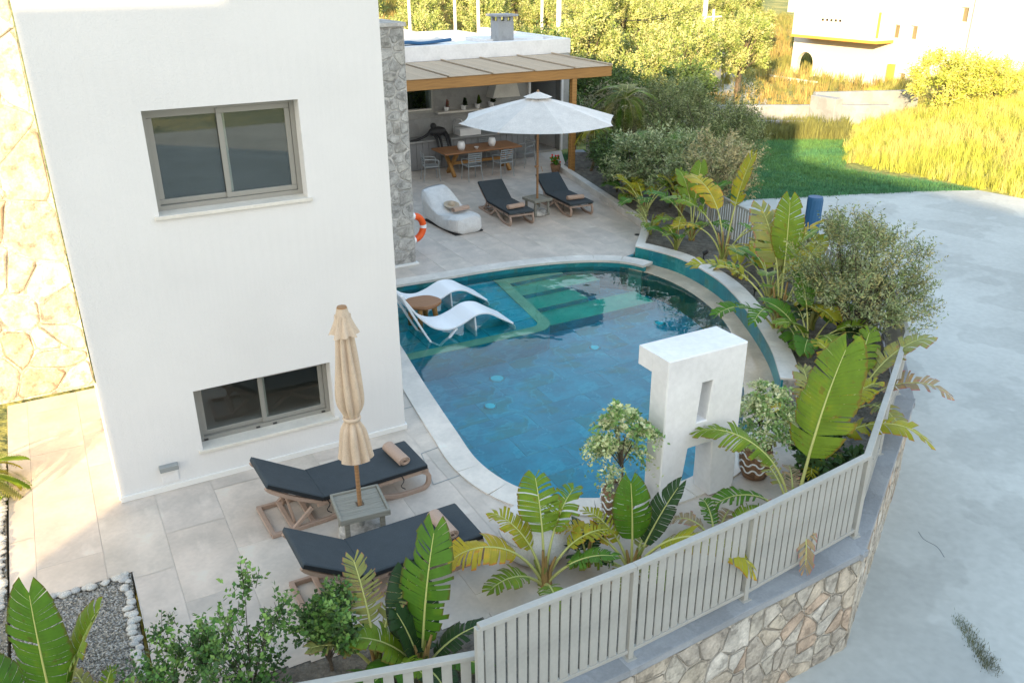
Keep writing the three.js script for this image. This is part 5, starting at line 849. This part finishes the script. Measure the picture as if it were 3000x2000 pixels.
strelitzia('bird_of_paradise', 'tall green paddle plant left of the golden one', [9.0, 0.1, -4.75], [[110, 86, 60, 0.9, 0.8, 0.22, 'mid', 0.4], [160, 72, 80, 0.9, 0.75, 0.2, 'green', 0.5], [30, 78, 70, 0.85, 0.8, 0.22, 'green', 0.4], [70, 84, 40, 0.95, 0.85, 0.2, 'mid', 0.3], [200, 62, 90, 0.6, 0.6, 0.17, 'mid', 0.5], [320, 60, 100, 0.6, 0.6, 0.17, 'green', 0.5], [265, 60, 80, 0.6, 0.55, 0.18, 'mid', 0.3]], { sheaths: 5 });
strelitzia('bird_of_paradise', 'young light green plant behind the raised pool wall', [8.25, 0.1, -4.35], auto(7, { el: [55, 80], stalk: [0.3, 0.5], len: [0.35, 0.45], wid: [0.11, 0.15], m: ['mid', 'yellow', 'green'], torn: 0.25 }), { sheaths: 6 });
strelitzia('bird_of_paradise', 'short yellow plant between the golden and young ones', [8.2, 0.1, -2.35], auto(6, { el: [45, 75], stalk: [0.2, 0.45], len: [0.3, 0.5], wid: [0.08, 0.12], m: ['yellow', 'gold', 'mid'], torn: 0.6 }), { sheaths: 3 });
strelitzia('bird_of_paradise', 'low yellow-green plant where the kerb meets the pool wall', [8.45, 0.1, -5.6], auto(8, { el: [40, 72], stalk: [0.2, 0.45], len: [0.35, 0.5], wid: [0.08, 0.13], m: ['yellow', 'mid', 'pale'], torn: 0.6 }), { sheaths: 3 });
strelitzia('bird_of_paradise', 'leafy paddle plant inside the kerb beside the far paving', [9.3, 0.1, -6.9], auto(9, { el: [58, 84], stalk: [0.5, 0.9], len: [0.5, 0.75], wid: [0.13, 0.18], m: ['mid', 'green', 'yellow'], torn: 0.45 }), { sheaths: 5 });
shrub('oleander', 'pale silvery shrub behind the kerb, left of the tan one', [9.95, 0.1, -8.3], { n: 620, clumps: 24, rx: 0.8, ry: 0.75, cy: 0.95, leaf: 0.11, asp: 0.13, twig: 0.3, per: 9, rise: 0.8, th: 0.4, tr: 0.04, cols: COL.silver, group: 'shrubs along the back fence' });
shrub('oleander', 'silvery broad shrub in the middle of the far bed', [10.4, 0.1, -7.3], { n: 720, clumps: 26, rx: 0.9, ry: 0.95, cy: 1.15, leaf: 0.11, asp: 0.13, twig: 0.34, per: 9, rise: 0.8, th: 0.4, tr: 0.04, cols: COL.silver, group: 'shrubs along the back fence' });
shrub('oleander', 'tan dry-tipped shrub behind the golden paddle plant', [10.45, 0.1, -5.6], { n: 720, clumps: 26, rx: 0.85, ry: 1.0, cy: 1.2, leaf: 0.09, asp: 0.15, twig: 0.3, per: 9, rise: 0.8, th: 0.4, tr: 0.04, cols: COL.tan, group: 'shrubs along the back fence' });
shrub('oleander', 'dark green bush against the fence beside the small palm', [10.75, 0.1, -10.6], { n: 500, clumps: 20, rx: 0.6, ry: 0.7, cy: 0.8, leaf: 0.1, asp: 0.15, twig: 0.28, per: 9, rise: 0.8, th: 0.35, tr: 0.035, cols: COL.green, group: 'shrubs along the back fence' });
shrub('oleander', 'green bush behind the kerb at the far loungers', [10.15, 0.1, -9.35], { n: 460, clumps: 18, rx: 0.6, ry: 0.6, cy: 0.7, leaf: 0.1, asp: 0.15, twig: 0.28, per: 9, rise: 0.8, th: 0.3, tr: 0.035, cols: COL.green, group: 'shrubs along the back fence' });
shrub('olive_tree', 'broad dark grey-green bush outside the fence by the lawn', [13.2, -1.3, -8.9], { n: 1900, clumps: 44, rx: 1.5, ry: 1.9, cy: 2.6, leaf: 0.085, asp: 0.13, twig: 0.42, per: 11, rise: 1.1, th: 1.2, tr: 0.09, cols: COL.oliveDark, clump: 0.8, cat: 'tree' });
shrub('olive_tree', 'second dark grey-green bush outside the fence, further back', [13.9, -1.3, -11.9], { n: 1300, clumps: 30, rx: 1.2, ry: 1.6, cy: 2.5, leaf: 0.085, asp: 0.13, twig: 0.42, per: 11, rise: 1.1, th: 1.2, tr: 0.09, cols: COL.oliveDark, clump: 0.8, cat: 'tree' });
shrub('pampas_bush', 'beige feathery bush behind the fence near the parasol edge', [13.2, -1.2, -13.6], { n: 900, clumps: 30, rx: 1.2, ry: 1.2, cy: 2.3, leaf: 0.16, asp: 0.07, twig: 0.4, per: 9, rise: 1.5, th: 1.0, tr: 0.06, cols: [[0.42, 0.38, 0.26], [0.34, 0.33, 0.20], [0.25, 0.28, 0.14]] });
palm('young_palm', 'small yellowish palm beside the pergola post', [11.0, 0.1, -11.9], 1.25, 0.75, 13, { m: ['yellow', 'mid', 'pale'], tr: 0.05, group: 'palms by the pergola' });
palm('young_palm', 'bushy palm with a thick trunk behind the parasol', [12.9, -0.6, -12.9], 2.6, 1.2, 22, { m: ['mid', 'pale', 'green'], tr: 0.12, group: 'palms by the pergola' });
palm('fan_palm', 'small palm at the left picture edge beside the path', [-5.28, 0, -0.95], 0.25, 0.62, 22, { m: ['mid', 'yellow', 'pale'], n: 26, tr: 0.07 });
strelitzia('bird_of_paradise', 'paddle plant among the far shrubs by the fence', [11.3, 0.1, -9.0], auto(8, { el: [66, 86], stalk: [0.9, 1.4], len: [0.7, 0.9], wid: [0.18, 0.24], m: ['mid', 'green', 'yellow'], torn: 0.4 }));
strelitzia('bird_of_paradise', 'leafy clump between the fan plant and the dark fence', [7.75, 0.1, -0.95], auto(10, { el: [60, 86], stalk: [0.5, 1.0], len: [0.5, 0.75], wid: [0.14, 0.2], m: ['mid', 'yellow', 'green', 'yellow'], torn: 0.35 }), { sheaths: 5 });
strelitzia('bird_of_paradise', 'yellow-green clump leaning over the outer side of the fence', [9.35, -0.1, -2.3], auto(9, { el: [55, 82], stalk: [0.5, 0.9], len: [0.5, 0.7], wid: [0.14, 0.18], m: ['yellow', 'mid', 'gold'], torn: 0.4 }), { sheaths: 3 });
strelitzia('bird_of_paradise', 'broad-leaved plant beside the kerb next to the far right lounger', [9.75, 0.1, -8.2], auto(8, { el: [50, 80], stalk: [0.3, 0.6], len: [0.45, 0.6], wid: [0.12, 0.17], m: ['mid', 'yellow', 'green'], torn: 0.4 }), { sheaths: 4 });
strelitzia('bird_of_paradise', 'leafy clump just left of the large olive bush', [7.45, 0.1, 0.35], auto(10, { el: [58, 84], stalk: [0.4, 0.8], len: [0.45, 0.65], wid: [0.13, 0.18], m: ['green', 'mid', 'yellow', 'dark'], torn: 0.35 }), { sheaths: 5 });
strelitzia('bird_of_paradise', 'clump against the dark fence right of the golden plant', [8.85, 0.1, -1.75], auto(9, { el: [58, 84], stalk: [0.4, 0.8], len: [0.45, 0.65], wid: [0.13, 0.18], m: ['mid', 'green', 'yellow'], torn: 0.35 }), { sheaths: 4 });
strelitzia('bird_of_paradise', 'green clump between the silvery shrub and the far fence', [10.0, 0.1, -6.4], auto(9, { el: [60, 85], stalk: [0.5, 0.9], len: [0.5, 0.7], wid: [0.14, 0.19], m: ['mid', 'green', 'yellow'], torn: 0.4 }), { sheaths: 4 });
// black garden spotlights in the bed
{
  let first = null; const spots = [[8.35, -3.55, 'black garden spotlight by the young light green plant'], [7.75, -1.35, 'black garden spotlight on the bed near the fan plant'], [7.45, -0.75, 'black garden spotlight left of the fan plant stems'], [6.75, 0.75, 'black garden spotlight nearest the pool coping bend']];
  for (const [x, z, lab] of spots) { if (!first) { first = thing('garden_spotlight', lab, 'lamp', [x, 0.1, z], 0.6, 'black garden spotlights'); mesh('spike', cyl(0.012, 0.012, 0.12, 8, 0, -0.02, 0), M.black, first); mesh('head', T(cyl(0.05, 0.035, 0.11, 12), 0, 0.13, 0, 0.9), M.black, first); mesh('bracket', T(new THREE.TorusGeometry(0.05, 0.006, 5, 12, 3.14), 0, 0.13, 0), M.black, first); } else dup(first, [x, 0.1, z], rr(0, 6), lab); }
}

// ---------------------------------------------------------------- background: olive slope, bank, walls, far buildings
function tuft(n, h, w, lean) { const v = [], idx = []; for (let i = 0; i < n; i++) { const a = rr(0, 6.28), r = rr(0, 0.12), x = Math.cos(a) * r, z = Math.sin(a) * r, b = rr(0, 6.28), l = h * rr(0.6, 1.2), lx = Math.cos(b) * lean * l * rr(0.3, 1), lz = Math.sin(b) * lean * l * rr(0.3, 1), k = v.length / 3, px = -Math.sin(b) * w, pz = Math.cos(b) * w; v.push(x - px, 0, z - pz, x + px, 0, z + pz, x + lx * 0.4 - px * 0.7, l * 0.6, z + lz * 0.4 - pz * 0.7, x + lx * 0.4 + px * 0.7, l * 0.6, z + lz * 0.4 + pz * 0.7, x + lx, l, z + lz); idx.push(k, k + 1, k + 2, k + 1, k + 3, k + 2, k + 2, k + 3, k + 4); } const g = new THREE.BufferGeometry(); g.setAttribute('position', new THREE.Float32BufferAttribute(v, 3)); g.setIndex(idx); g.computeVertexNormals(); boxUV(g); return g; }
function grassField(name, label, n, place, g, cols, s0, s1, parent) {
  const im = new THREE.InstancedMesh(g, mat([1, 1, 1], { roughness: 0.9, transmission: 0.2, thickness: 0 }), n), m4 = new THREE.Matrix4(), q = new THREE.Quaternion(); im.name = name; tag(im, label, 'grass', null, 'stuff');
  for (let i = 0; i < n; i++) { const [x, z] = place(), s = rr(s0, s1); m4.compose(V3(x, name === 'road_weeds' ? -1.402 : name === 'lawn_grass' ? -1.39 : ground(x, z) - 0.03, z), q.setFromAxisAngle(V3(0, 1, 0), rr(0, 6.28)), V3(s, s * rr(0.6, 1.3) * (0.6 + 0.9 * fbm(x / 1.6 + 40, z / 1.6 + 40, 199, 213, 2)), s)); im.setMatrixAt(i, m4); const pn = fbm(x / 2.2 + 60, z / 2.2 + 60, 199, 211, 3), c = pn > 0.56 ? cols[cols.length - 1] : pn < 0.42 ? cols[0] : pick(cols), k = rr(0.75, 1.25); im.setColorAt(i, lin(c[0] * k, c[1] * k, c[2] * k)); }
  scene.add(im);
}
const tall = tuft(22, 0.34, 0.006, 0.8), short = tuft(12, 0.28, 0.012, 0.7);
grassField('bank_grass', 'tall yellow-green grass covering the sunlit bank on the right', 34000, () => { let x, z; do { x = rr(23, 50); z = rr(-26, 6); } while (bankIn(x, z) < 0.15 + 0.5 * rnd()); return [x, z]; }, tall, COL.bank, 0.7, 1.5);
grassField('slope_grass', 'dry golden grass on the olive slope behind', 22000, () => [rr(2, 75), -rr(22, 95)], short, [[0.36, 0.28, 0.09], [0.30, 0.26, 0.08], [0.24, 0.24, 0.06]], 1.0, 2.4);
grassField('verge_grass', 'green grass tufts along the lawn and concrete terraces', 4200, () => { let x, z; do { x = rr(12, 31); z = -rr(10, 22.5); } while (Math.abs(z + 18.9 - 0.62 * (x - 27)) > 1.6 || bankIn(x, z) > 0); return [x, z]; }, short, [[0.09, 0.14, 0.025], [0.13, 0.17, 0.03], [0.18, 0.19, 0.05]], 0.9, 2.0);
grassField('lawn_grass', 'short green grass on the shaded lawn beyond the road', 16000, () => { let x, z; do { x = rr(11.5, 28); z = -rr(8.2, 21); } while (!inPoly(x, z, [[11.2, -10.7], [17.0, -11.1], [22.9, -9.0], [24.8, -8.2], [23.2, -12.8], [28.6, -17.3], [27.5, -19.6], [23, -21.6], [12.5, -20.2]])); return [x, z]; }, tuft(10, 0.07, 0.006, 1.0), [[0.06, 0.20, 0.075], [0.08, 0.22, 0.07], [0.10, 0.24, 0.06]], 0.8, 1.6);
// olive trees: four forms, copied
const forms = [0, 1, 2, 3].map(i => { const c = crown({ n: 1000, clumps: 22, rx: 1.7, ry: 1.3, cy: 2.4, leaf: 0.13, asp: 0.22, twig: 0.55, per: 12, rise: 0.5, th: 1.2, cols: i === 3 ? COL.green : COL.grove, clump: 0.95 }); const tr = mergeGeometries([taperTube([[0, -0.2, 0], [rr(-0.15, 0.15), 0.6, rr(-0.15, 0.15)], [rr(-0.2, 0.2), 1.3, 0]], 0.2, 0.13, 6, 7), ...branchesTo(c.C, 1.2, 0.16, 14)].map(g => { const q = g.toNonIndexed(); boxUV(q); return q; })); tr.userData.uv = true; return { c: c.g, t: tr }; });
function olive(form, x, z, s, label, group, name = 'olive_tree', m = FOL) { const t = thing(name, label, 'tree', [x, ground(x, z), z], rr(0, 6.28), group); mesh('trunk', forms[form].t, M.bark, t); const c = mesh('crown', forms[form].c, m, t); c.userData.kind = 'stuff'; t.scale.set(s, s * rr(0.85, 1.15), s); return t; }
{
  const spots = []; let tries = 0;
  while (spots.length < 84 && tries++ < 6000) { const z = -rr(24, 80), x = lerp(6 + (-z - 20) * 0.22, 34 + (-z - 20) * 0.62, rnd()); if (x > 32 && z > -36 - (x - 32) * 0.4) continue; if (spots.some(s => Math.hypot(s[0] - x, s[1] - z) < 3.3 + 0.014 * -z)) continue; spots.push([x, z]); }
  for (const [x, z] of spots) olive(Math.floor(rnd() * 3), x, z, rr(0.7, 1.15), 'sunlit olive tree on the golden slope behind the pergola', 'olive trees on the slope');
  // nearer, darker trees right of the kitchen
  [[14.6, -18.6, 1.05, 'dark green tree just right of the kitchen roof'], [16.6, -18.2, 0.95, 'dark round tree behind the bamboo pergola end'], [18.4, -17.4, 0.95, 'dark bushy tree beside the lawn'], [13.6, -21.5, 1.15, 'dark green tree behind the kitchen parapet end']].forEach(([x, z, s, l]) => olive(3, x, z, s, l, 'dark trees beside the kitchen'));
  [[23.5, -25.2, 0.95, 'olive tree with a dark leaning trunk left of the gate pillar'], [28.5, -29.5, 1.05, 'olive tree with a forked trunk behind the gate pillar']].forEach(([x, z, s, l]) => olive(1, x, z, s, l, 'roadside olives'));
}
// round bushes on the bank
[[33.6, -16.4, 0.95, 'large round yellow-green bush on top of the bank'], [36.0, -15.6, 0.7, 'smaller yellow bush right of the round bush on the bank'], [41.5, -13.4, 0.8, 'reddish-yellow bush at the right picture edge']].forEach(([x, z, s, l]) => { const y = ground(x, z), c = crown({ n: 1100, clumps: 34, rx: 1.9, ry: 1.4, cy: 1.5, leaf: 0.17, asp: 0.14, twig: 0.5, per: 9, rise: 0.8, cols: COL.bank, clump: 0.8 }); const t = thing('bank_bush', l, 'bush', [x, y - 0.1, z], rr(0, 6)); mesh('stems', branchesTo(c.C, 0.2, 0.08), M.bark, t); mesh('crown', c.g, FOL, t).userData.kind = 'stuff'; t.scale.setScalar(s); });
// concrete terrace walls beyond the lawn
{
  const seg = (a, b, y0, y1, th, parent, nm) => { const l = Math.hypot(b[0] - a[0], b[1] - a[1]), m = mesh(nm, rb(l, y1 - y0, th, 0.02, l / 2, (y0 + y1) / 2, 0, 1), M.cement, parent); m.position.set(a[0], 0, a[1]); m.rotation.y = Math.atan2(-(b[1] - a[1]), b[0] - a[0]); };
  const w = thing('terrace_wall', 'grey concrete terrace walls with an upright pier beyond the lawn', 'wall');
  seg([23.2, -23.6], [32.2, -18.3], -1.6, -0.35, 0.3, w, 'upper_wall'); seg([23.0, -22.1], [29.3, -18.4], -1.7, -0.85, 0.3, w, 'lower_wall'); seg([29.6, -20.6], [34.5, -18.6], -1.6, 0.15, 0.3, w, 'rear_wall');
  mesh('pier', rb(0.5, 1.8, 1.5, 0.03, 28.7, -0.7, -19.0, 1), M.cement, w);
}
// dirt with weeds in a road joint, and a crack
{
  grassField('road_weeds', 'thin weeds growing along a joint in the concrete road', 150, () => { const t = Math.pow(rnd(), 0.7); return [lerp(5.06, 4.62, t) + rr(-0.05, 0.05) * t, lerp(5.32, 6.1, t) + rr(-0.03, 0.03)]; }, tuft(7, 0.05, 0.003, 1.2), [[0.12, 0.13, 0.06], [0.18, 0.17, 0.09], [0.09, 0.12, 0.04]], 0.5, 1.1);
  const c = thing('road_crack', 'thin dark crack in the pale concrete road', 'crack'); mesh('crack_line', tube([[6.1, -1.4005, 3.95], [6.02, -1.4005, 4.1], [6.03, -1.4005, 4.3], [5.92, -1.4005, 4.5]], 0.006, 24, 4), M.cement, c);
}
// the road up the slope, gate pillars, low stone wall
{
  const C = spline([[26.5, -22.8], [30.5, -27], [35, -33.5], [39, -41], [41, -52]], 40), A = offset(C, 1.7), B = offset(C, -1.7), v = [], idx = [];
  for (let i = 0; i <= 40; i++) for (let j = 0; j <= 6; j++) { const x = lerp(A[i][0], B[i][0], j / 6), z = lerp(A[i][1], B[i][1], j / 6); v.push(x, ground(x, z) + 0.07, z); }
  for (let i = 0; i < 40; i++) for (let j = 0; j < 6; j++) { const a = i * 7 + j; idx.push(a, a + 7, a + 1, a + 1, a + 7, a + 8); }
  const g = new THREE.BufferGeometry(); g.setAttribute('position', new THREE.Float32BufferAttribute(v, 3)); g.setIndex(idx); g.computeVertexNormals(); struct('track', g, M.road);
}
{
  const pil = (x, z, label) => { const y = ground(x, z), p = thing('gate_pillar', label, 'pillar', [x, y, z], 0.4, 'white gate pillars'); mesh('shaft', rb(0.8, 1.7, 0.8, 0.03, 0, 0.8, 0, 1), M.plasterFar, p); mesh('cap', rb(0.95, 0.12, 0.95, 0.03, 0, 1.71, 0, 1), M.plasterFar, p); return p; };
  pil(25.4, -26.6, 'white square gate pillar among the olives'); const q = pil(32.6, -31.5, 'white gate pillar with an orange letter box by the track'); mesh('letter_box', rb(0.3, 0.5, 0.06, 0.02, -0.1, 1.2, 0.43, 1), M.orangeTrim, q);
  const w = thing('stone_wall', 'low pale stone wall beside the track to the white building', 'wall'); for (const [a, b] of [[[27.0, -27.5], [31.5, -31.0]], [[34.0, -33.0], [39.5, -38.5]], [[39.5, -38.5], [42, -44]]]) { const l = Math.hypot(b[0] - a[0], b[1] - a[1]), m = mesh('wall_section', rb(l, 1.4, 0.4, 0.03, l / 2, 0.4, 0, 1), M.wallMortar, w); m.position.set(a[0], ground(...a), a[1]); m.rotation.y = Math.atan2(-(b[1] - a[1]), b[0] - a[0]); }
}
// slim pale utility poles and their wires
{
  const P = [[12.6, -30, 0.09, 'leftmost slim pale pole behind the stone pillar'], [14.95, -30, 0.09, 'second slim pale pole above the hipped roof'], [16.2, -30, 0.10, 'third slim pale pole left of the chimney'], [19.8, -30, 0.09, 'slim pale pole right of the chimney'], [20.8, -30, 0.16, 'thick pale pole at the end of the kitchen roof'], [30.4, -30, 0.16, 'tall pale pole on the slope left of the white building'], [31.2, -30.2, 0.1, 'short thin pole beside the tall pale one']];
  const tops = P.map(([x, z, r, label], i) => { const y = ground(x, z), h = i === 6 ? 4.6 : 8.5, p = thing('utility_pole', label, 'pole', [x, y, z], 0, 'pale poles on the slope'); mesh('shaft', cyl(r, r * 0.7, h, 10, 0, -0.2, 0), M.poleWhite, p); mesh('crossarm', rb(1.2, 0.08, 0.08, 0.01, 0, h - 0.6, 0, 1), M.poleWhite, p); return [x, y + h - 0.55, z]; });
  const w = thing('overhead_wire', 'thin overhead wire strung between the poles', 'wire'); for (const [a, b] of [[4, 5]]) for (const dx of [-0.5, 0.5]) { const A = tops[a], B = tops[b]; mesh('wire', tube([[A[0] + dx, A[1] - 3.4, A[2]], [(A[0] + B[0]) / 2 + dx, (A[1] + B[1]) / 2 - 4.0, (A[2] + B[2]) / 2], [B[0] + dx, B[1] - 3.4, B[2]]], 0.012, 20, 4), M.black, w); }
}
// the white building on the right: its long face looks left, along x = 42
{
  const b = thing('white_building', 'tall sunlit white building with balcony, arch and small windows', 'building');
  const X = 42, hole = [[-33.6, -2.35], [-32.2, -2.35], [-32.2, -0.3]]; for (let i = 1; i < 10; i++) hole.push([-32.9 + 0.7 * Math.cos(i / 10 * 3.1416), -0.3 + 0.75 * Math.sin(i / 10 * 3.1416)]); hole.push([-33.6, -0.3]);
  const ex = (P, th, holes) => { const g = new THREE.ExtrudeGeometry(shapeOf(P, holes), { depth: th, bevelEnabled: false }); g.rotateY(-Math.PI / 2); return g; };   // (z, y) outline, thickness towards -x
  // front wall: shape in (z,y); small windows are cut through
  const small = [[-26.2, 2.1], [-25.0, 2.1], [-25.3, -0.55], [-24.2, -0.55], [-23.1, 0.95], [-22.0, 3.2]].map(([z, y]) => rect(z - 0.24, y - 0.4, z + 0.24, y + 0.4)), W = ex(rect(-34.1, -3.2, -20.6, 9), 0.3, [hole, ...small]); W.translate(X, 0, 0);
  const wall = mesh('front_wall', W, M.plasterFar, b); mesh('end_wall', bx(9, 12.2, 0.3, X + 4.5, 2.9, -20.75), M.plasterFar, b); mesh('end_wall', bx(9, 12.2, 0.3, X + 4.5, 2.9, -31.8), M.plasterFar, b); mesh('rear_wall', bx(0.3, 12.2, 14, X + 9, 2.9, -27.5), M.plasterFar, b); mesh('roof', bx(9.3, 0.3, 14, X + 4.5, 9.1, -27.5), M.plasterFar, b);
  for (const r of small) { const z = (r[0][0] + r[1][0]) / 2, y = (r[0][1] + r[2][1]) / 2, w = mesh('window', [bx(0.06, 0.8, 0.06, X - 0.1, y, z - 0.21), bx(0.06, 0.8, 0.06, X - 0.1, y, z + 0.21), bx(0.06, 0.06, 0.36, X - 0.1, y + 0.37, z), bx(0.06, 0.06, 0.36, X - 0.1, y - 0.37, z)], M.sill, b); mesh('pane', bx(0.02, 0.7, 0.38, X - 0.1, y, z), M.winFar, w); }
  const bal = mesh('balcony', [bx(1.5, 0.25, 6.6, X - 1.05, 1.75, -29.6), bx(0.15, 1.35, 6.6, X - 1.72, 2.55, -29.6), bx(1.4, 1.35, 0.15, X - 1.0, 2.55, -26.37)], M.plasterFar, b); mesh('edge_trim', [bx(1.56, 0.16, 6.7, X - 1.05, 1.55, -29.6), bx(0.1, 1.4, 0.1, X - 1.76, 2.5, -26.28)], M.orangeTrim, bal);
  for (let i = 0; i < 6; i++) mesh('railing_slot', bx(0.05, 0.12, 0.5, X - 1.81, 2.62, -30.6 + i * 0.34), M.sill, bal);
  mesh('corner_pier', bx(0.5, 5, 0.5, X - 1.2, 5.4, -33.6), M.plasterFar, b); mesh('pilaster', bx(0.35, 3.4, 0.35, X - 0.4, -1.4, -26.0), M.orangeTrim, b); mesh('pilaster', bx(0.5, 12, 0.7, X - 0.35, 2.9, -20.9), M.sill, b);
  const yard = mesh('yard_wall', [bx(0.3, 1.0, 8.0, X - 3.2, -2.0, -29.5), bx(3.0, 1.0, 0.3, X - 1.7, -2.0, -25.5)], M.plasterFar, b); for (let i = 0; i < 14; i++) mesh('baluster', bx(0.1, 0.6, 0.12, X - 3.2, -1.2, -33.2 + i * 0.3), M.plasterFar, yard); mesh('handrail', bx(0.16, 0.08, 4.4, X - 3.2, -0.87, -31.2), M.plasterFar, yard);
  const c = thing('far_building', 'second white building at the right picture edge', 'building'); mesh('wall', bx(10, 12, 12, 57, 2.6, -20.5), M.plasterFar, c); for (const [z, y] of [[-25.0, 3.6], [-23.0, 2.0], [-24.6, 0.6], [-20.8, 3.2]]) { const w = mesh('window', bx(0.08, 0.9, 0.6, 51.97, y, z), M.sill, c); mesh('pane', bx(0.02, 0.7, 0.4, 51.92, y, z), M.winFar, w); } mesh('drainpipe', bx(0.3, 8, 0.4, 51.85, 2.2, -26.2), M.terracotta, c); mesh('canopy', bx(1.4, 0.15, 2.4, 51.3, -0.2, -22.4), M.orangeTrim, c);
}

scene.traverse(o => { if (o.isMesh) { o.castShadow = true; o.receiveShadow = true; } });
renderer.render(scene, camera);
